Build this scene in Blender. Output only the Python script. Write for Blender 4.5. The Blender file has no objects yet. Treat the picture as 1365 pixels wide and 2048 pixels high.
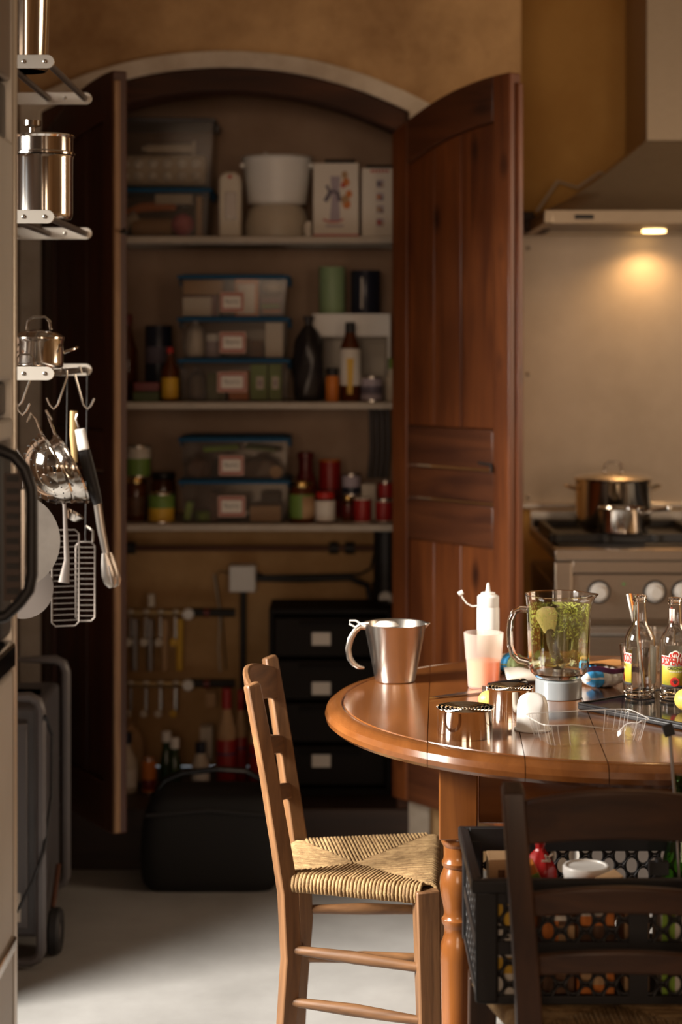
import bpy, bmesh, math, random
from mathutils import Vector, Matrix
random.seed(7)
PI = math.pi
F, CZ = 3800.0, 1.42            # focal length in pixels of a 1365x2048 frame, eye height
SC = bpy.context.scene
COL = SC.collection

# ------------------------------------------------------------------ camera, world, light, exposure
cam_d = bpy.data.cameras.new('camera'); cam = bpy.data.objects.new('camera', cam_d); COL.objects.link(cam)
cam.location = (0, 0, CZ); cam.rotation_euler = (PI/2, 0, 0)
cam_d.sensor_fit = 'VERTICAL'; cam_d.sensor_height = 36.0
cam_d.lens = F*36.0/2048; cam_d.shift_y = -334/2048.0
cam_d.clip_start = 0.05; cam_d.clip_end = 60
cam_d.dof.use_dof = True; cam_d.dof.focus_distance = 3.38; cam_d.dof.aperture_fstop = 2.8
SC.camera = cam
wd = bpy.data.worlds.new('daylight'); SC.world = wd; wd.use_nodes = True
bgn = wd.node_tree.nodes['Background']; bgn.inputs[0].default_value = (0.85, 0.92, 1.0, 1); bgn.inputs[1].default_value = 0.6
SC.view_settings.view_transform = 'Standard'; SC.view_settings.look = 'None'
SC.view_settings.exposure = 0.0; SC.view_settings.gamma = 1.0; SC.view_settings.use_curve_mapping = False

def area(name, loc, target, sx, sy, power, col, spread=180):
    l = bpy.data.lights.new(name, 'AREA'); l.shape = 'RECTANGLE'; l.size = sx; l.size_y = sy
    l.energy = power; l.color = col; l.spread = math.radians(spread)
    o = bpy.data.objects.new(name, l); COL.objects.link(o); o.location = loc
    d = Vector(target) - Vector(loc); o.rotation_euler = d.to_track_quat('-Z', 'Y').to_euler()
    return o
# daylight coming in through the windows of the room (openings built below)
area('window_daylight', (-2.36, 2.72, 1.90), (0.0, 3.66, 0.42), 1.05, 1.0, 74, (1.0, 0.935, 0.85), 66)
area('window_daylight', (-0.55, -2.05, 1.62), (-0.55, 3.0, 1.30), 1.5, 1.3, 38, (1.0, 0.70, 0.47))
area('window_daylight', (1.75, -2.05, 1.62), (1.2, 3.0, 1.2), 0.55, 1.3, 14, (1.0, 0.72, 0.48))
area('window_daylight', (2.32, 4.0, 1.60), (0.0, 4.0, 1.5), 0.75, 1.0, 21, (1.0, 0.76, 0.52))

# ------------------------------------------------------------------ materials
def nt(name):
    m = bpy.data.materials.new(name); m.use_nodes = True
    return m, m.node_tree.nodes, m.node_tree.links
def c4(c): return (c[0], c[1], c[2], 1)
def mat(name, col, rough=.5, metal=0, var=0, vs=8, bump=0, bs=60, spec=.5, trans=0, ior=1.45, coat=0, emit=None, est=1, col2=None, stretch=(1,1,1), sss=0):
    m, n, l = nt(name); p = n['Principled BSDF']
    p.inputs['Base Color'].default_value = c4(col); p.inputs['Roughness'].default_value = rough
    p.inputs['Metallic'].default_value = metal; p.inputs['Specular IOR Level'].default_value = spec
    p.inputs['Transmission Weight'].default_value = trans; p.inputs['IOR'].default_value = ior
    p.inputs['Coat Weight'].default_value = coat; p.inputs['Coat Roughness'].default_value = .12
    if sss: p.inputs['Subsurface Weight'].default_value = sss; p.inputs['Subsurface Radius'].default_value = (.01,.01,.008)
    if emit: p.inputs['Emission Color'].default_value = c4(emit); p.inputs['Emission Strength'].default_value = est
    if var or bump or col2:
        tc = n.new('ShaderNodeTexCoord'); mp = n.new('ShaderNodeMapping'); mp.inputs['Scale'].default_value = stretch
        l.new(tc.outputs['Object'], mp.inputs[0])
    if var or col2:
        t = n.new('ShaderNodeTexNoise'); t.inputs['Scale'].default_value = vs; t.inputs['Detail'].default_value = 6; t.inputs['Roughness'].default_value = .65
        r = n.new('ShaderNodeValToRGB'); r.color_ramp.elements[0].position = .36; r.color_ramp.elements[1].position = .66
        dk = col2 if col2 else tuple(c*(1-var) for c in col)
        r.color_ramp.elements[0].color = c4(dk); r.color_ramp.elements[1].color = c4(col)
        l.new(mp.outputs[0], t.inputs['Vector']); l.new(t.outputs[0], r.inputs[0]); l.new(r.outputs[0], p.inputs['Base Color'])
    if bump:
        t2 = n.new('ShaderNodeTexNoise'); t2.inputs['Scale'].default_value = bs; t2.inputs['Detail'].default_value = 5
        b = n.new('ShaderNodeBump'); b.inputs['Strength'].default_value = bump; b.inputs['Distance'].default_value = .004
        l.new(mp.outputs[0], t2.inputs['Vector']); l.new(t2.outputs[0], b.inputs['Height']); l.new(b.outputs[0], p.inputs['Normal'])
    return m
def wood(name, c1, c2, rough=.4, axis=2, sc=22, coat=0, knots=0, bump=.15, spec=.5):
    m, n, l = nt(name); p = n['Principled BSDF']
    p.inputs['Roughness'].default_value = rough; p.inputs['Coat Weight'].default_value = coat; p.inputs['Coat Roughness'].default_value = .15
    p.inputs['Specular IOR Level'].default_value = spec
    tc = n.new('ShaderNodeTexCoord'); mp = n.new('ShaderNodeMapping')
    s = [sc, sc, sc]; s[axis] = sc*.07; mp.inputs['Scale'].default_value = s
    l.new(tc.outputs['Object'], mp.inputs[0])
    t = n.new('ShaderNodeTexNoise'); t.inputs['Scale'].default_value = 1.6; t.inputs['Detail'].default_value = 9; t.inputs['Roughness'].default_value = .62; t.inputs['Distortion'].default_value = .7
    r = n.new('ShaderNodeValToRGB'); r.color_ramp.elements[0].position = .33; r.color_ramp.elements[1].position = .68
    r.color_ramp.elements[0].color = c4(c2); r.color_ramp.elements[1].color = c4(c1)
    l.new(mp.outputs[0], t.inputs['Vector']); l.new(t.outputs[0], r.inputs[0])
    out = r.outputs[0]
    t3 = n.new('ShaderNodeTexNoise'); t3.inputs['Scale'].default_value = 3.2; t3.inputs['Detail'].default_value = 3
    l.new(tc.outputs['Object'], t3.inputs['Vector'])
    r3 = n.new('ShaderNodeValToRGB'); r3.color_ramp.elements[0].position = .3; r3.color_ramp.elements[1].position = .65
    r3.color_ramp.elements[0].color = (.62,.58,.54,1); r3.color_ramp.elements[1].color = (1.08,1.06,1.04,1)
    mx = n.new('ShaderNodeMix'); mx.data_type = 'RGBA'; mx.blend_type = 'MULTIPLY'; mx.inputs['Factor'].default_value = .8
    l.new(t3.outputs[0], r3.inputs[0]); l.new(out, mx.inputs['A']); l.new(r3.outputs[0], mx.inputs['B']); out = mx.outputs['Result']
    if knots:
        v = n.new('ShaderNodeTexVoronoi'); v.inputs['Scale'].default_value = 1.0
        mk = n.new('ShaderNodeMapping'); k = [7.5,7.5,7.5]; k[axis] = 3.4; mk.inputs['Scale'].default_value = k
        l.new(tc.outputs['Object'], mk.inputs[0]); l.new(mk.outputs[0], v.inputs['Vector'])
        rk = n.new('ShaderNodeValToRGB'); rk.color_ramp.elements[0].position = .05; rk.color_ramp.elements[1].position = .17
        rk.color_ramp.elements[0].color = (.12,.07,.05,1); rk.color_ramp.elements[1].color = (1,1,1,1)
        l.new(v.outputs['Distance'], rk.inputs[0])
        mx2 = n.new('ShaderNodeMix'); mx2.data_type = 'RGBA'; mx2.blend_type = 'MULTIPLY'; mx2.inputs['Factor'].default_value = knots
        l.new(out, mx2.inputs['A']); l.new(rk.outputs[0], mx2.inputs['B']); out = mx2.outputs['Result']
    l.new(out, p.inputs['Base Color'])
    if bump:
        b = n.new('ShaderNodeBump'); b.inputs['Strength'].default_value = bump; b.inputs['Distance'].default_value = .002
        l.new(t.outputs[0], b.inputs['Height']); l.new(b.outputs[0], p.inputs['Normal'])
    return m
def clear(name, tint=(1,1,1), rough=.08, haze=.06, hazecol=(.8,.75,.7), strength=.9):
    m, n, l = nt(name); n.remove(n['Principled BSDF'])
    tr = n.new('ShaderNodeBsdfTransparent'); tr.inputs[0].default_value = c4(tint)
    gl = n.new('ShaderNodeBsdfGlossy'); gl.inputs['Roughness'].default_value = rough
    df = n.new('ShaderNodeBsdfDiffuse'); df.inputs[0].default_value = c4(hazecol)
    fr = n.new('ShaderNodeLayerWeight'); fr.inputs[0].default_value = .5
    pw = n.new('ShaderNodeMath'); pw.operation = 'POWER'; pw.inputs[1].default_value = 5; l.new(fr.outputs['Facing'], pw.inputs[0])
    mm = n.new('ShaderNodeMath'); mm.operation = 'MULTIPLY_ADD'; mm.inputs[1].default_value = strength*.96; mm.inputs[2].default_value = strength*.045; l.new(pw.outputs[0], mm.inputs[0])
    m1 = n.new('ShaderNodeMixShader'); m1.inputs[0].default_value = haze
    m2 = n.new('ShaderNodeMixShader')
    l.new(tr.outputs[0], m1.inputs[1]); l.new(df.outputs[0], m1.inputs[2])
    l.new(mm.outputs[0], m2.inputs[0]); l.new(m1.outputs[0], m2.inputs[1]); l.new(gl.outputs[0], m2.inputs[2])
    l.new(m2.outputs[0], n['Material Output'].inputs[0])
    return m
def translucent(name, col, fac=.5, rough=.4, gloss=.08, clearfac=0):
    m, n, l = nt(name); n.remove(n['Principled BSDF'])
    d = n.new('ShaderNodeBsdfDiffuse'); d.inputs[0].default_value = c4(col)
    t = n.new('ShaderNodeBsdfTranslucent'); t.inputs[0].default_value = c4(col)
    g = n.new('ShaderNodeBsdfGlossy'); g.inputs['Roughness'].default_value = rough
    tp = n.new('ShaderNodeBsdfTransparent'); tp.inputs[0].default_value = c4(col)
    a = n.new('ShaderNodeMixShader'); a.inputs[0].default_value = fac
    b = n.new('ShaderNodeMixShader'); b.inputs[0].default_value = gloss
    c = n.new('ShaderNodeMixShader'); c.inputs[0].default_value = clearfac
    l.new(d.outputs[0], a.inputs[1]); l.new(t.outputs[0], a.inputs[2]); l.new(a.outputs[0], b.inputs[1]); l.new(g.outputs[0], b.inputs[2])
    l.new(b.outputs[0], c.inputs[1]); l.new(tp.outputs[0], c.inputs[2]); l.new(c.outputs[0], n['Material Output'].inputs[0])
    return m
def speckle(name, col, thr=.52, sc=90, dense=.9, low=None):
    """bits of pulp sticking to a surface: opaque flecks, clear between"""
    m, n, l = nt(name); n.remove(n['Principled BSDF'])
    tc = n.new('ShaderNodeTexCoord')
    t = n.new('ShaderNodeTexNoise'); t.inputs['Scale'].default_value = sc; t.inputs['Detail'].default_value = 6; t.inputs['Roughness'].default_value = .7
    l.new(tc.outputs['Object'], t.inputs['Vector'])
    t2 = n.new('ShaderNodeTexNoise'); t2.inputs['Scale'].default_value = 26; t2.inputs['Detail'].default_value = 3
    l.new(tc.outputs['Object'], t2.inputs['Vector'])
    sx = n.new('ShaderNodeSeparateXYZ'); l.new(tc.outputs['Object'], sx.inputs[0])
    mr = n.new('ShaderNodeMapRange'); mr.inputs['From Min'].default_value = low[0]; mr.inputs['From Max'].default_value = low[1]
    mr.inputs['To Min'].default_value = -.16; mr.inputs['To Max'].default_value = .07; l.new(sx.outputs['Z'], mr.inputs[0])
    ad = n.new('ShaderNodeMath'); ad.operation = 'ADD'; l.new(t.outputs[0], ad.inputs[0]); l.new(mr.outputs[0], ad.inputs[1])
    ad2 = n.new('ShaderNodeMath'); ad2.operation = 'MULTIPLY_ADD'; ad2.inputs[1].default_value = .45; l.new(t2.outputs[0], ad2.inputs[0]); l.new(ad.outputs[0], ad2.inputs[2])
    r = n.new('ShaderNodeMapRange'); r.inputs['From Min'].default_value = thr+.20; r.inputs['From Max'].default_value = thr+.30
    r.inputs['To Max'].default_value = dense; l.new(ad2.outputs[0], r.inputs[0])
    tp = n.new('ShaderNodeBsdfTransparent'); tp.inputs[0].default_value = (.90,.95,.70,1)
    d = n.new('ShaderNodeBsdfDiffuse'); d.inputs[0].default_value = c4(col); tl = n.new('ShaderNodeBsdfTranslucent'); tl.inputs[0].default_value = c4(col)
    mx = n.new('ShaderNodeMixShader'); mx.inputs[0].default_value = .5; l.new(d.outputs[0], mx.inputs[1]); l.new(tl.outputs[0], mx.inputs[2])
    f = n.new('ShaderNodeMixShader'); l.new(r.outputs[0], f.inputs[0]); l.new(tp.outputs[0], f.inputs[1]); l.new(mx.outputs[0], f.inputs[2])
    l.new(f.outputs[0], n['Material Output'].inputs[0])
    return m

M = {}
M['plaster'] = mat('ochre_plaster', (.50,.31,.145), .9, var=0, vs=2.6, bump=.5, bs=22, col2=(.25,.135,.055))
M['ochre'] = mat('yellow_ochre_wall', (.66,.39,.12), .85, vs=2.2, bump=.15, bs=30, col2=(.54,.29,.075))
M['inner'] = mat('cupboard_limewash', (.50,.355,.255), .9, vs=4, bump=.2, bs=20, col2=(.40,.27,.185))
M['innerlow'] = mat('cupboard_ochre', (.52,.32,.145), .9, vs=5, bump=.2, bs=20, col2=(.38,.215,.085))
M['white_rim'] = mat('white_plaster_rim', (.55,.47,.38), .8, vs=9, bump=.15, bs=40, col2=(.42,.34,.26))
M['leftwall'] = mat('brown_wall', (.22,.14,.09), .9, vs=4, bump=.2, bs=25, col2=(.16,.10,.065))
M['floor'] = mat('concrete_floor', (.345,.34,.33), .62, vs=2.6, bump=.08, bs=35, col2=(.265,.26,.25))
M['ceil'] = mat('ceiling_paint', (.5,.44,.36), .9, var=.1)
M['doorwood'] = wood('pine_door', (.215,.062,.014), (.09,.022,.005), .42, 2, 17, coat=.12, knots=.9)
M['doorout'] = wood('dark_left_pine', (.07,.019,.008), (.03,.008,.004), .45, 2, 17, coat=.1)  # left leaf coloured darker than the right one, on both faces
M['doorleft_h'] = wood('dark_left_rail', (.07,.019,.008), (.03,.008,.004), .45, 0, 17, coat=.1)
M['doorwood_h'] = wood('pine_rail', (.13,.040,.012), (.055,.015,.005), .45, 0, 17, coat=.1, knots=.6)
M['doorpale'] = wood('worn_pine_edge', (.34,.20,.10), (.16,.075,.03), .6, 2, 26, bump=.3)
M['doordark'] = wood('dark_frame_wood', (.065,.022,.008), (.025,.008,.003), .6, 0, 15, spec=.25)
M['shelf'] = mat('painted_shelf', (.47,.40,.32), .6, var=.18, vs=10)
M['plinth'] = wood('dark_plinth', (.045,.022,.012), (.02,.009,.005), .55, 0, 12)
M['hoodsteel'] = mat('hood_steel', (.40,.33,.25), .42, 1, var=.1, vs=30, stretch=(1,1,14))
M['unitsteel'] = mat('cabinet_steel', (.48,.46,.43), .5, .3, var=.1, vs=6)
M['enamel'] = mat('black_enamel', (.012,.010,.009), .35)
M['knob'] = mat('grey_knob', (.42,.38,.34), .45)
M['clearedge'] = clear('clear_plastic_edge', (1,1,1), .1, .30, (.85,.82,.78), .6)
M['steel'] = mat('brushed_steel', (.52,.49,.45), .32, 1, var=.12, vs=30, stretch=(1,1,14), bump=.02, bs=200)
M['steelp'] = mat('splash_steel', (.46,.39,.32), .5, 1, vs=2.5, col2=(.38,.32,.26))
M['polish'] = mat('polished_steel', (.66,.62,.57), .12, 1, var=.05, vs=12)
M['mirror'] = mat('mirror_steel', (.72,.68,.62), .06, 1)
M['satin'] = mat('satin_steel', (.62,.58,.53), .26, 1, var=.06, vs=40)
M['rackalu'] = mat('rack_aluminium', (.62,.57,.50), .38, .75)
M['darksteel'] = mat('dull_steel', (.24,.21,.19), .42, .9)
M['black'] = mat('black_plastic', (.012,.011,.012), .45, bump=.04, bs=150)
M['blackg'] = mat('gloss_black', (.008,.008,.009), .10)
M['rubber'] = mat('dark_rubber', (.02,.02,.022), .6)
M['castiron'] = mat('cast_iron', (.018,.015,.013), .6, bump=.2, bs=120)
M['white'] = mat('white_plastic', (.78,.76,.72), .35)
M['cream'] = mat('cream_plastic', (.55,.48,.38), .4)
M['paper'] = mat('white_card', (.70,.64,.56), .75)
M['ink'] = mat('dark_ink', (.03,.025,.022), .8)
M['red'] = mat('red_print', (.42,.018,.012), .45)
M['canred'] = mat('can_red', (.29,.012,.010), .4)
M['cooksteel'] = mat('cooker_steel', (.30,.235,.18), .42, 1, var=.12, vs=30, stretch=(1,1,14))
M['darkred'] = mat('dark_red', (.13,.012,.010), .35)
M['orange'] = mat('orange_print', (.55,.16,.02), .5)
M['yellow'] = mat('yellow_print', (.62,.36,.03), .5)
M['green'] = mat('green_print', (.14,.23,.04), .5)
M['tin_green'] = mat('green_tin', (.30,.42,.22), .45, var=.15, vs=12)
M['navy'] = mat('navy_tin', (.018,.02,.035), .3)
M['brown'] = mat('brown_food', (.13,.055,.02), .5, var=.4, vs=40)
M['amber'] = mat('amber_jar', (.10,.025,.006), .12, var=.3, vs=25)
M['gold'] = mat('gold_lid', (.62,.40,.14), .25, 1)
M['bluelid'] = mat('blue_lid', (.010,.07,.15), .5, spec=.2)
M['greylid'] = mat('smoke_lid', (.05,.042,.04), .35)
M['pink'] = mat('pink_ball', (.55,.11,.14), .5)
M['tan'] = mat('tan_card', (.46,.28,.14), .7, var=.15)
M['clear'] = clear('clear_plastic', (.985,.98,.975), .08, .025, (.7,.66,.6), .45)
M['clearbox'] = clear('clear_bin', (.90,.88,.85), .12, .06, (.34,.29,.25), .3)
M['glass'] = mat('clear_glass', (1,1,1), .0, trans=1, ior=1.47)
M['glassgreen'] = mat('greenish_glass', (.93,.98,.82), .0, trans=1, ior=1.47)
M['greenbottle'] = mat('green_glass', (.25,.55,.12), .0, trans=1, ior=1.47)
M['frost'] = translucent('frosted_white', (.95,.90,.85), .6, .35, .05, .74)
M['frostpink'] = translucent('peach_drink', (.98,.50,.25), .6, .35, .03, .0)
M['squeeze'] = translucent('milky_plastic', (.90,.88,.84), .35, .3, .06)
M['copper'] = mat('old_copper', (.10,.04,.022), .5, .5)
M['brass'] = mat('brass', (.40,.27,.12), .4, .8)
M['chair'] = wood('chair_wood', (.245,.122,.050), (.10,.046,.018), .5, 2, 24, coat=.05, bump=.25)
M['chairx'] = wood('chair_wood_side', (.245,.122,.050), (.10,.046,.018), .5, 0, 24, coat=.05, bump=.25)
M['chairy'] = wood('chair_wood_across', (.245,.122,.050), (.10,.046,.018), .5, 1, 24, coat=.05, bump=.25)
M['dchair'] = wood('dark_chair_wood', (.075,.032,.014), (.032,.013,.006), .42, 2, 24, coat=.1)
M['dchairy'] = wood('dark_chair_wood_across', (.075,.032,.014), (.032,.013,.006), .42, 1, 24, coat=.1)
M['rush'] = mat('woven_rush', (.37,.24,.108), .75, vs=60, col2=(.19,.11,.045), bump=.3, bs=300)
M['tabletop'] = wood('varnished_cherry', (.235,.085,.022), (.13,.041,.010), .17, 1, 9, coat=.55, bump=.03)
M['tablerim'] = wood('varnished_rim', (.235,.085,.022), (.14,.045,.011), .2, 0, 9, coat=.5, bump=.03)
M['tableleg'] = wood('varnished_leg', (.30,.105,.024), (.15,.045,.010), .24, 2, 14, coat=.45, bump=.04)
M['heater'] = mat('charcoal_case', (.08,.074,.078), .42, var=.1)
M['heaterf'] = mat('grey_tube_frame', (.11,.10,.102), .4)

# ------------------------------------------------------------------ mesh builder
def at(px, D): return (px-682.5)/F*D
def zat(py, D): return CZ-(py-690)/F*D
class MB:
    def __init__(s, T=None): s.v = []; s.f = []; s.T = T
    def add(s, vs, fs):
        o = len(s.v)
        s.v += [(s.T @ Vector(p)) if s.T is not None else Vector(p) for p in vs]
        s.f += [[i+o for i in f] for f in fs]; return s
    def box(s, c, d, rz=0, ry=0, rx=0):
        R = Matrix.Translation(c) @ Matrix.Rotation(rz,4,'Z') @ Matrix.Rotation(ry,4,'Y') @ Matrix.Rotation(rx,4,'X')
        vs = [R @ Vector((x*d[0]/2, y*d[1]/2, z*d[2]/2)) for x in (-1,1) for y in (-1,1) for z in (-1,1)]
        return s.add(vs, [[0,1,3,2],[4,6,7,5],[0,4,5,1],[2,3,7,6],[0,2,6,4],[1,5,7,3]])
    def lathe(s, prof, n=28, c=(0,0,0), fn=None, R=None, closed=False):
        vs = []; fs = []; k = len(prof)
        for i in range(n):
            a = 2*PI*i/n
            for j,(r,z) in enumerate(prof):
                rr = fn(a, r, z, j) if fn else r
                p = Vector((rr*math.cos(a), rr*math.sin(a), z))
                if R is not None: p = R @ p
                vs.append(p + Vector(c))
        for i in range(n):
            i2 = (i+1) % n
            for j in range(k if closed else k-1):
                j2 = (j+1) % k
                fs.append([i*k+j, i2*k+j, i2*k+j2, i*k+j2])
        if not closed:
            if prof[0][0] > 1e-6: fs.append([i*k for i in range(n)][::-1])
            if prof[-1][0] > 1e-6: fs.append([i*k+k-1 for i in range(n)])
        return s.add(vs, fs)
    def shell(s, prof, t, n=32, c=(0,0,0), fn=None, R=None):
        """open vessel of wall t: outer profile bottom->top, inner back down"""
        inner = []
        for (r,z) in reversed(prof): inner.append((max(r-t, 0.0005), max(z, prof[0][1]+t)))
        full = [(0.0004, prof[0][1])] + list(prof) + inner + [(0.0004, prof[0][1]+t)]
        return s.lathe(full, n, c, fn, R)
    def cyl(s, p0, p1, r0, r1=None, n=14, caps=True):
        return s.tube([p0, p1], [r0, r0 if r1 is None else r1], n, caps=caps)
    def tube(s, pts, r, n=8, closed=False, caps=True, sq=None, up0=None):
        pts = [Vector(p) for p in pts]; m = len(pts)
        rs = r if isinstance(r, (list, tuple)) else [r]*m
        vs = []; fs = []; up = Vector(up0) if up0 else None
        for i,p in enumerate(pts):
            a = pts[i-1] if (i > 0 or closed) else pts[i]
            b = pts[(i+1) % m] if (i < m-1 or closed) else pts[i]
            t = (b-a); t = t.normalized() if t.length > 1e-9 else Vector((0,0,1))
            if up is None:
                up = Vector((0,0,1)) if abs(t.z) < .9 else Vector((1,0,0))
            x = up - t*up.dot(t)
            if x.length < 1e-6: x = t.orthogonal()
            x.normalize(); up = x; y = t.cross(x)
            for k in range(n):
                an = 2*PI*(k+.5)/n
                q = x*math.cos(an)*rs[i] + y*math.sin(an)*rs[i]*(sq or 1)
                vs.append(p+q)
        for i in range(m if closed else m-1):
            i2 = (i+1) % m
            for k in range(n): fs.append([i*n+k, i*n+(k+1)%n, i2*n+(k+1)%n, i2*n+k])
        if caps and not closed: fs.append(list(range(n))[::-1]); fs.append([(m-1)*n+k for k in range(n)])
        return s.add(vs, fs)
    def sphere(s, c, r, n=14, k=8, R=None):
        r = r if isinstance(r, (tuple, list)) else (r,r,r)
        vs = []; fs = []
        for j in range(k+1):
            th = PI*j/k
            for i in range(n):
                a = 2*PI*i/n
                p = Vector((r[0]*math.sin(th)*math.cos(a), r[1]*math.sin(th)*math.sin(a), r[2]*math.cos(th)))
                if R is not None: p = R @ p
                vs.append(p+Vector(c))
        for j in range(k):
            for i in range(n): fs.append([j*n+i, j*n+(i+1)%n, (j+1)*n+(i+1)%n, (j+1)*n+i])
        return s.add(vs, fs)
    def prism(s, poly, a, b, plane='xz'):
        """outline in the plane, extruded along the missing axis from a to b"""
        def P(p, t): return {'xz': (p[0],t,p[1]), 'xy': (p[0],p[1],t), 'yz': (t,p[0],p[1])}[plane]
        n = len(poly); vs = [P(p,a) for p in poly] + [P(p,b) for p in poly]
        fs = [list(range(n)), list(range(n,2*n))[::-1]] + [[i,(i+1)%n,n+(i+1)%n,n+i] for i in range(n)]
        return s.add(vs, fs)
    def grid(s, fn, nu, nv, closeu=False):
        vs = [fn(i/(nu if closeu else nu-1), j/(nv-1)) for i in range(nu) for j in range(nv)]; fs = []
        for i in range(nu if closeu else nu-1):
            for j in range(nv-1): fs.append([i*nv+j, ((i+1)%nu)*nv+j, ((i+1)%nu)*nv+j+1, i*nv+j+1])
        return s.add(vs, fs)
    def build(s, name, m, parent=None, bevel=0, ang=38, solid=0, seg=2, loc=None, recalc=True):
        me = bpy.data.meshes.new(name); me.from_pydata([tuple(p) for p in s.v], [], s.f)
        if recalc:
            bm = bmesh.new(); bm.from_mesh(me); bmesh.ops.remove_doubles(bm, verts=bm.verts, dist=1e-6)
            bmesh.ops.recalc_face_normals(bm, faces=bm.faces); bm.to_mesh(me); bm.free()
        me.polygons.foreach_set('use_smooth', [True]*len(me.polygons))
        me.set_sharp_from_angle(angle=math.radians(ang))
        me.materials.append(M[m] if isinstance(m, str) else m)
        o = bpy.data.objects.new(name, me); COL.objects.link(o)
        if parent: o.parent = parent
        if loc is not None: o.location = loc
        if solid:
            k = o.modifiers.new('thickness','SOLIDIFY'); k.thickness = solid; k.offset = 0
        if bevel:
            k = o.modifiers.new('edges','BEVEL'); k.width = bevel; k.segments = seg; k.limit_method = 'ANGLE'; k.angle_limit = math.radians(40)
        return o
def tag(o, label, cat, group=None, kind=None):
    o['label'] = label; o['category'] = cat
    if group: o['group'] = group
    if kind: o['kind'] = kind
    return o
def thing(name, label, cat, loc=(0,0,0), rz=0, group=None):
    o = bpy.data.objects.new(name, None); o.empty_display_size = .05; COL.objects.link(o)
    o.location = loc; o.rotation_euler = (0,0,rz)
    return tag(o, label, cat, group)
def struct(o, label=None):
    o['kind'] = 'structure'
    if label: o['label'] = label
    return o
def piece(src, name, parent, loc, rot=(0,0,0), scale=None):
    """another copy of an alike piece sharing its mesh"""
    o = src.copy(); o.name = name; COL.objects.link(o); o.parent = parent; o.location = loc; o.rotation_euler = rot
    if scale: o.scale = scale
    return o
def textmesh(txt, size, xs=1.0, bold=0.0):
    cu = bpy.data.curves.new('lettering', 'FONT'); cu.body = txt; cu.size = size; cu.align_x = 'CENTER'; cu.align_y = 'CENTER'
    cu.offset = bold; cu.resolution_u = 3
    o = bpy.data.objects.new('lettering', cu); COL.objects.link(o)
    bpy.context.view_layer.update()
    me = o.to_mesh()
    vs = [Vector((v.co.x*xs, v.co.y, 0)) for v in me.vertices]; fs = [list(p.vertices) for p in me.polygons]
    o.to_mesh_clear(); bpy.data.objects.remove(o); bpy.data.curves.remove(cu)
    return vs, fs
# ------------------------------------------------------------------ the room
XL, XR, YF, YB, ZC = -2.45, 2.45, -2.2, 5.14, 2.9      # room; YB: plane of the cupboard wall
o = struct(MB().box((0,1.9,-.05),(5.2,8.6,.1)).build('floor','floor'), 'smooth grey concrete floor')
struct(MB().box((0,1.9,ZC+.05),(5.2,8.6,.1)).build('ceiling','ceil'))
def wall_with_holes_y(name, y, t, x0, x1, holes, m):
    """wall across the view (normal along y) with rectangular openings (xa, xb, za, zb)"""
    b = MB(); cur = x0
    for (xa,xb,za,zb) in holes:
        if xa > cur: b.box(((cur+xa)/2,y,ZC/2),(xa-cur,t,ZC))
        b.box(((xa+xb)/2,y,za/2),(xb-xa,t,za)); b.box(((xa+xb)/2,y,(zb+ZC)/2),(xb-xa,t,ZC-zb)); cur = xb
    if x1 > cur: b.box(((cur+x1)/2,y,ZC/2),(x1-cur,t,ZC))
    return struct(b.build(name, m))
wall_with_holes_y('wall_front', YF-.1, .2, XL-.1, XR+.1, [(-1.35,.25,.95,2.3),(1.45,2.05,.95,2.3)], 'plaster')
b = MB()
for y0,y1,z0,z1 in ((YF,3.55,0,ZC),(4.45,5.9,0,ZC),(3.55,4.45,0,1.05),(3.55,4.45,2.15,ZC)): b.box((XR+.1,(y0+y1)/2,(z0+z1)/2),(.2,y1-y0,z1-z0))
struct(b.build('wall_right','plaster'))
def window(idx, c, w, h, along):
    r = bpy.data.objects.new('window_%d' % idx, None); COL.objects.link(r); r.location = c; r['kind'] = 'structure'
    if along == 'y': r.rotation_euler = (0,0,PI/2)
    f = MB().box((0,0,h/2-.025),(w,.06,.05)).box((0,0,-h/2+.025),(w,.06,.05)).box((-w/2+.025,0,0),(.05,.06,h-.1)).box((w/2-.025,0,0),(.05,.06,h-.1)).box((0,0,0),(.03,.05,h-.1))
    f.build('window_frame','white_rim',r)
    for s in (-1,1): MB().box((s*w/4,0,0),(w/2-.06,.004,h-.1)).build('pane','clear',r)
window(1,(-.55,YF-.14,1.625),1.6,1.35,'x'); window(2,(1.75,YF-.14,1.625),.6,1.35,'x'); window(3,(XR+.14,4.0,1.6),.9,1.1,'y')
window(4,(XL-.14,2.72,1.90),1.12,1.12,'y')
struct(MB().box(((XL-.87)/2,4.56,ZC/2),(-.87-XL,1.16,ZC)).build('wall_side','leftwall'), 'brown wall stub left of the cupboard')
b = MB()
for y0,y1,z0,z1 in ((YF-.2,2.16,0,ZC),(3.28,5.6,0,ZC),(2.16,3.28,0,1.34),(2.16,3.28,2.46,ZC)): b.box((XL-.1,(y0+y1)/2,(z0+z1)/2),(.2,y1-y0,z1-z0))
struct(b.build('wall_left','leftwall'))

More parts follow.
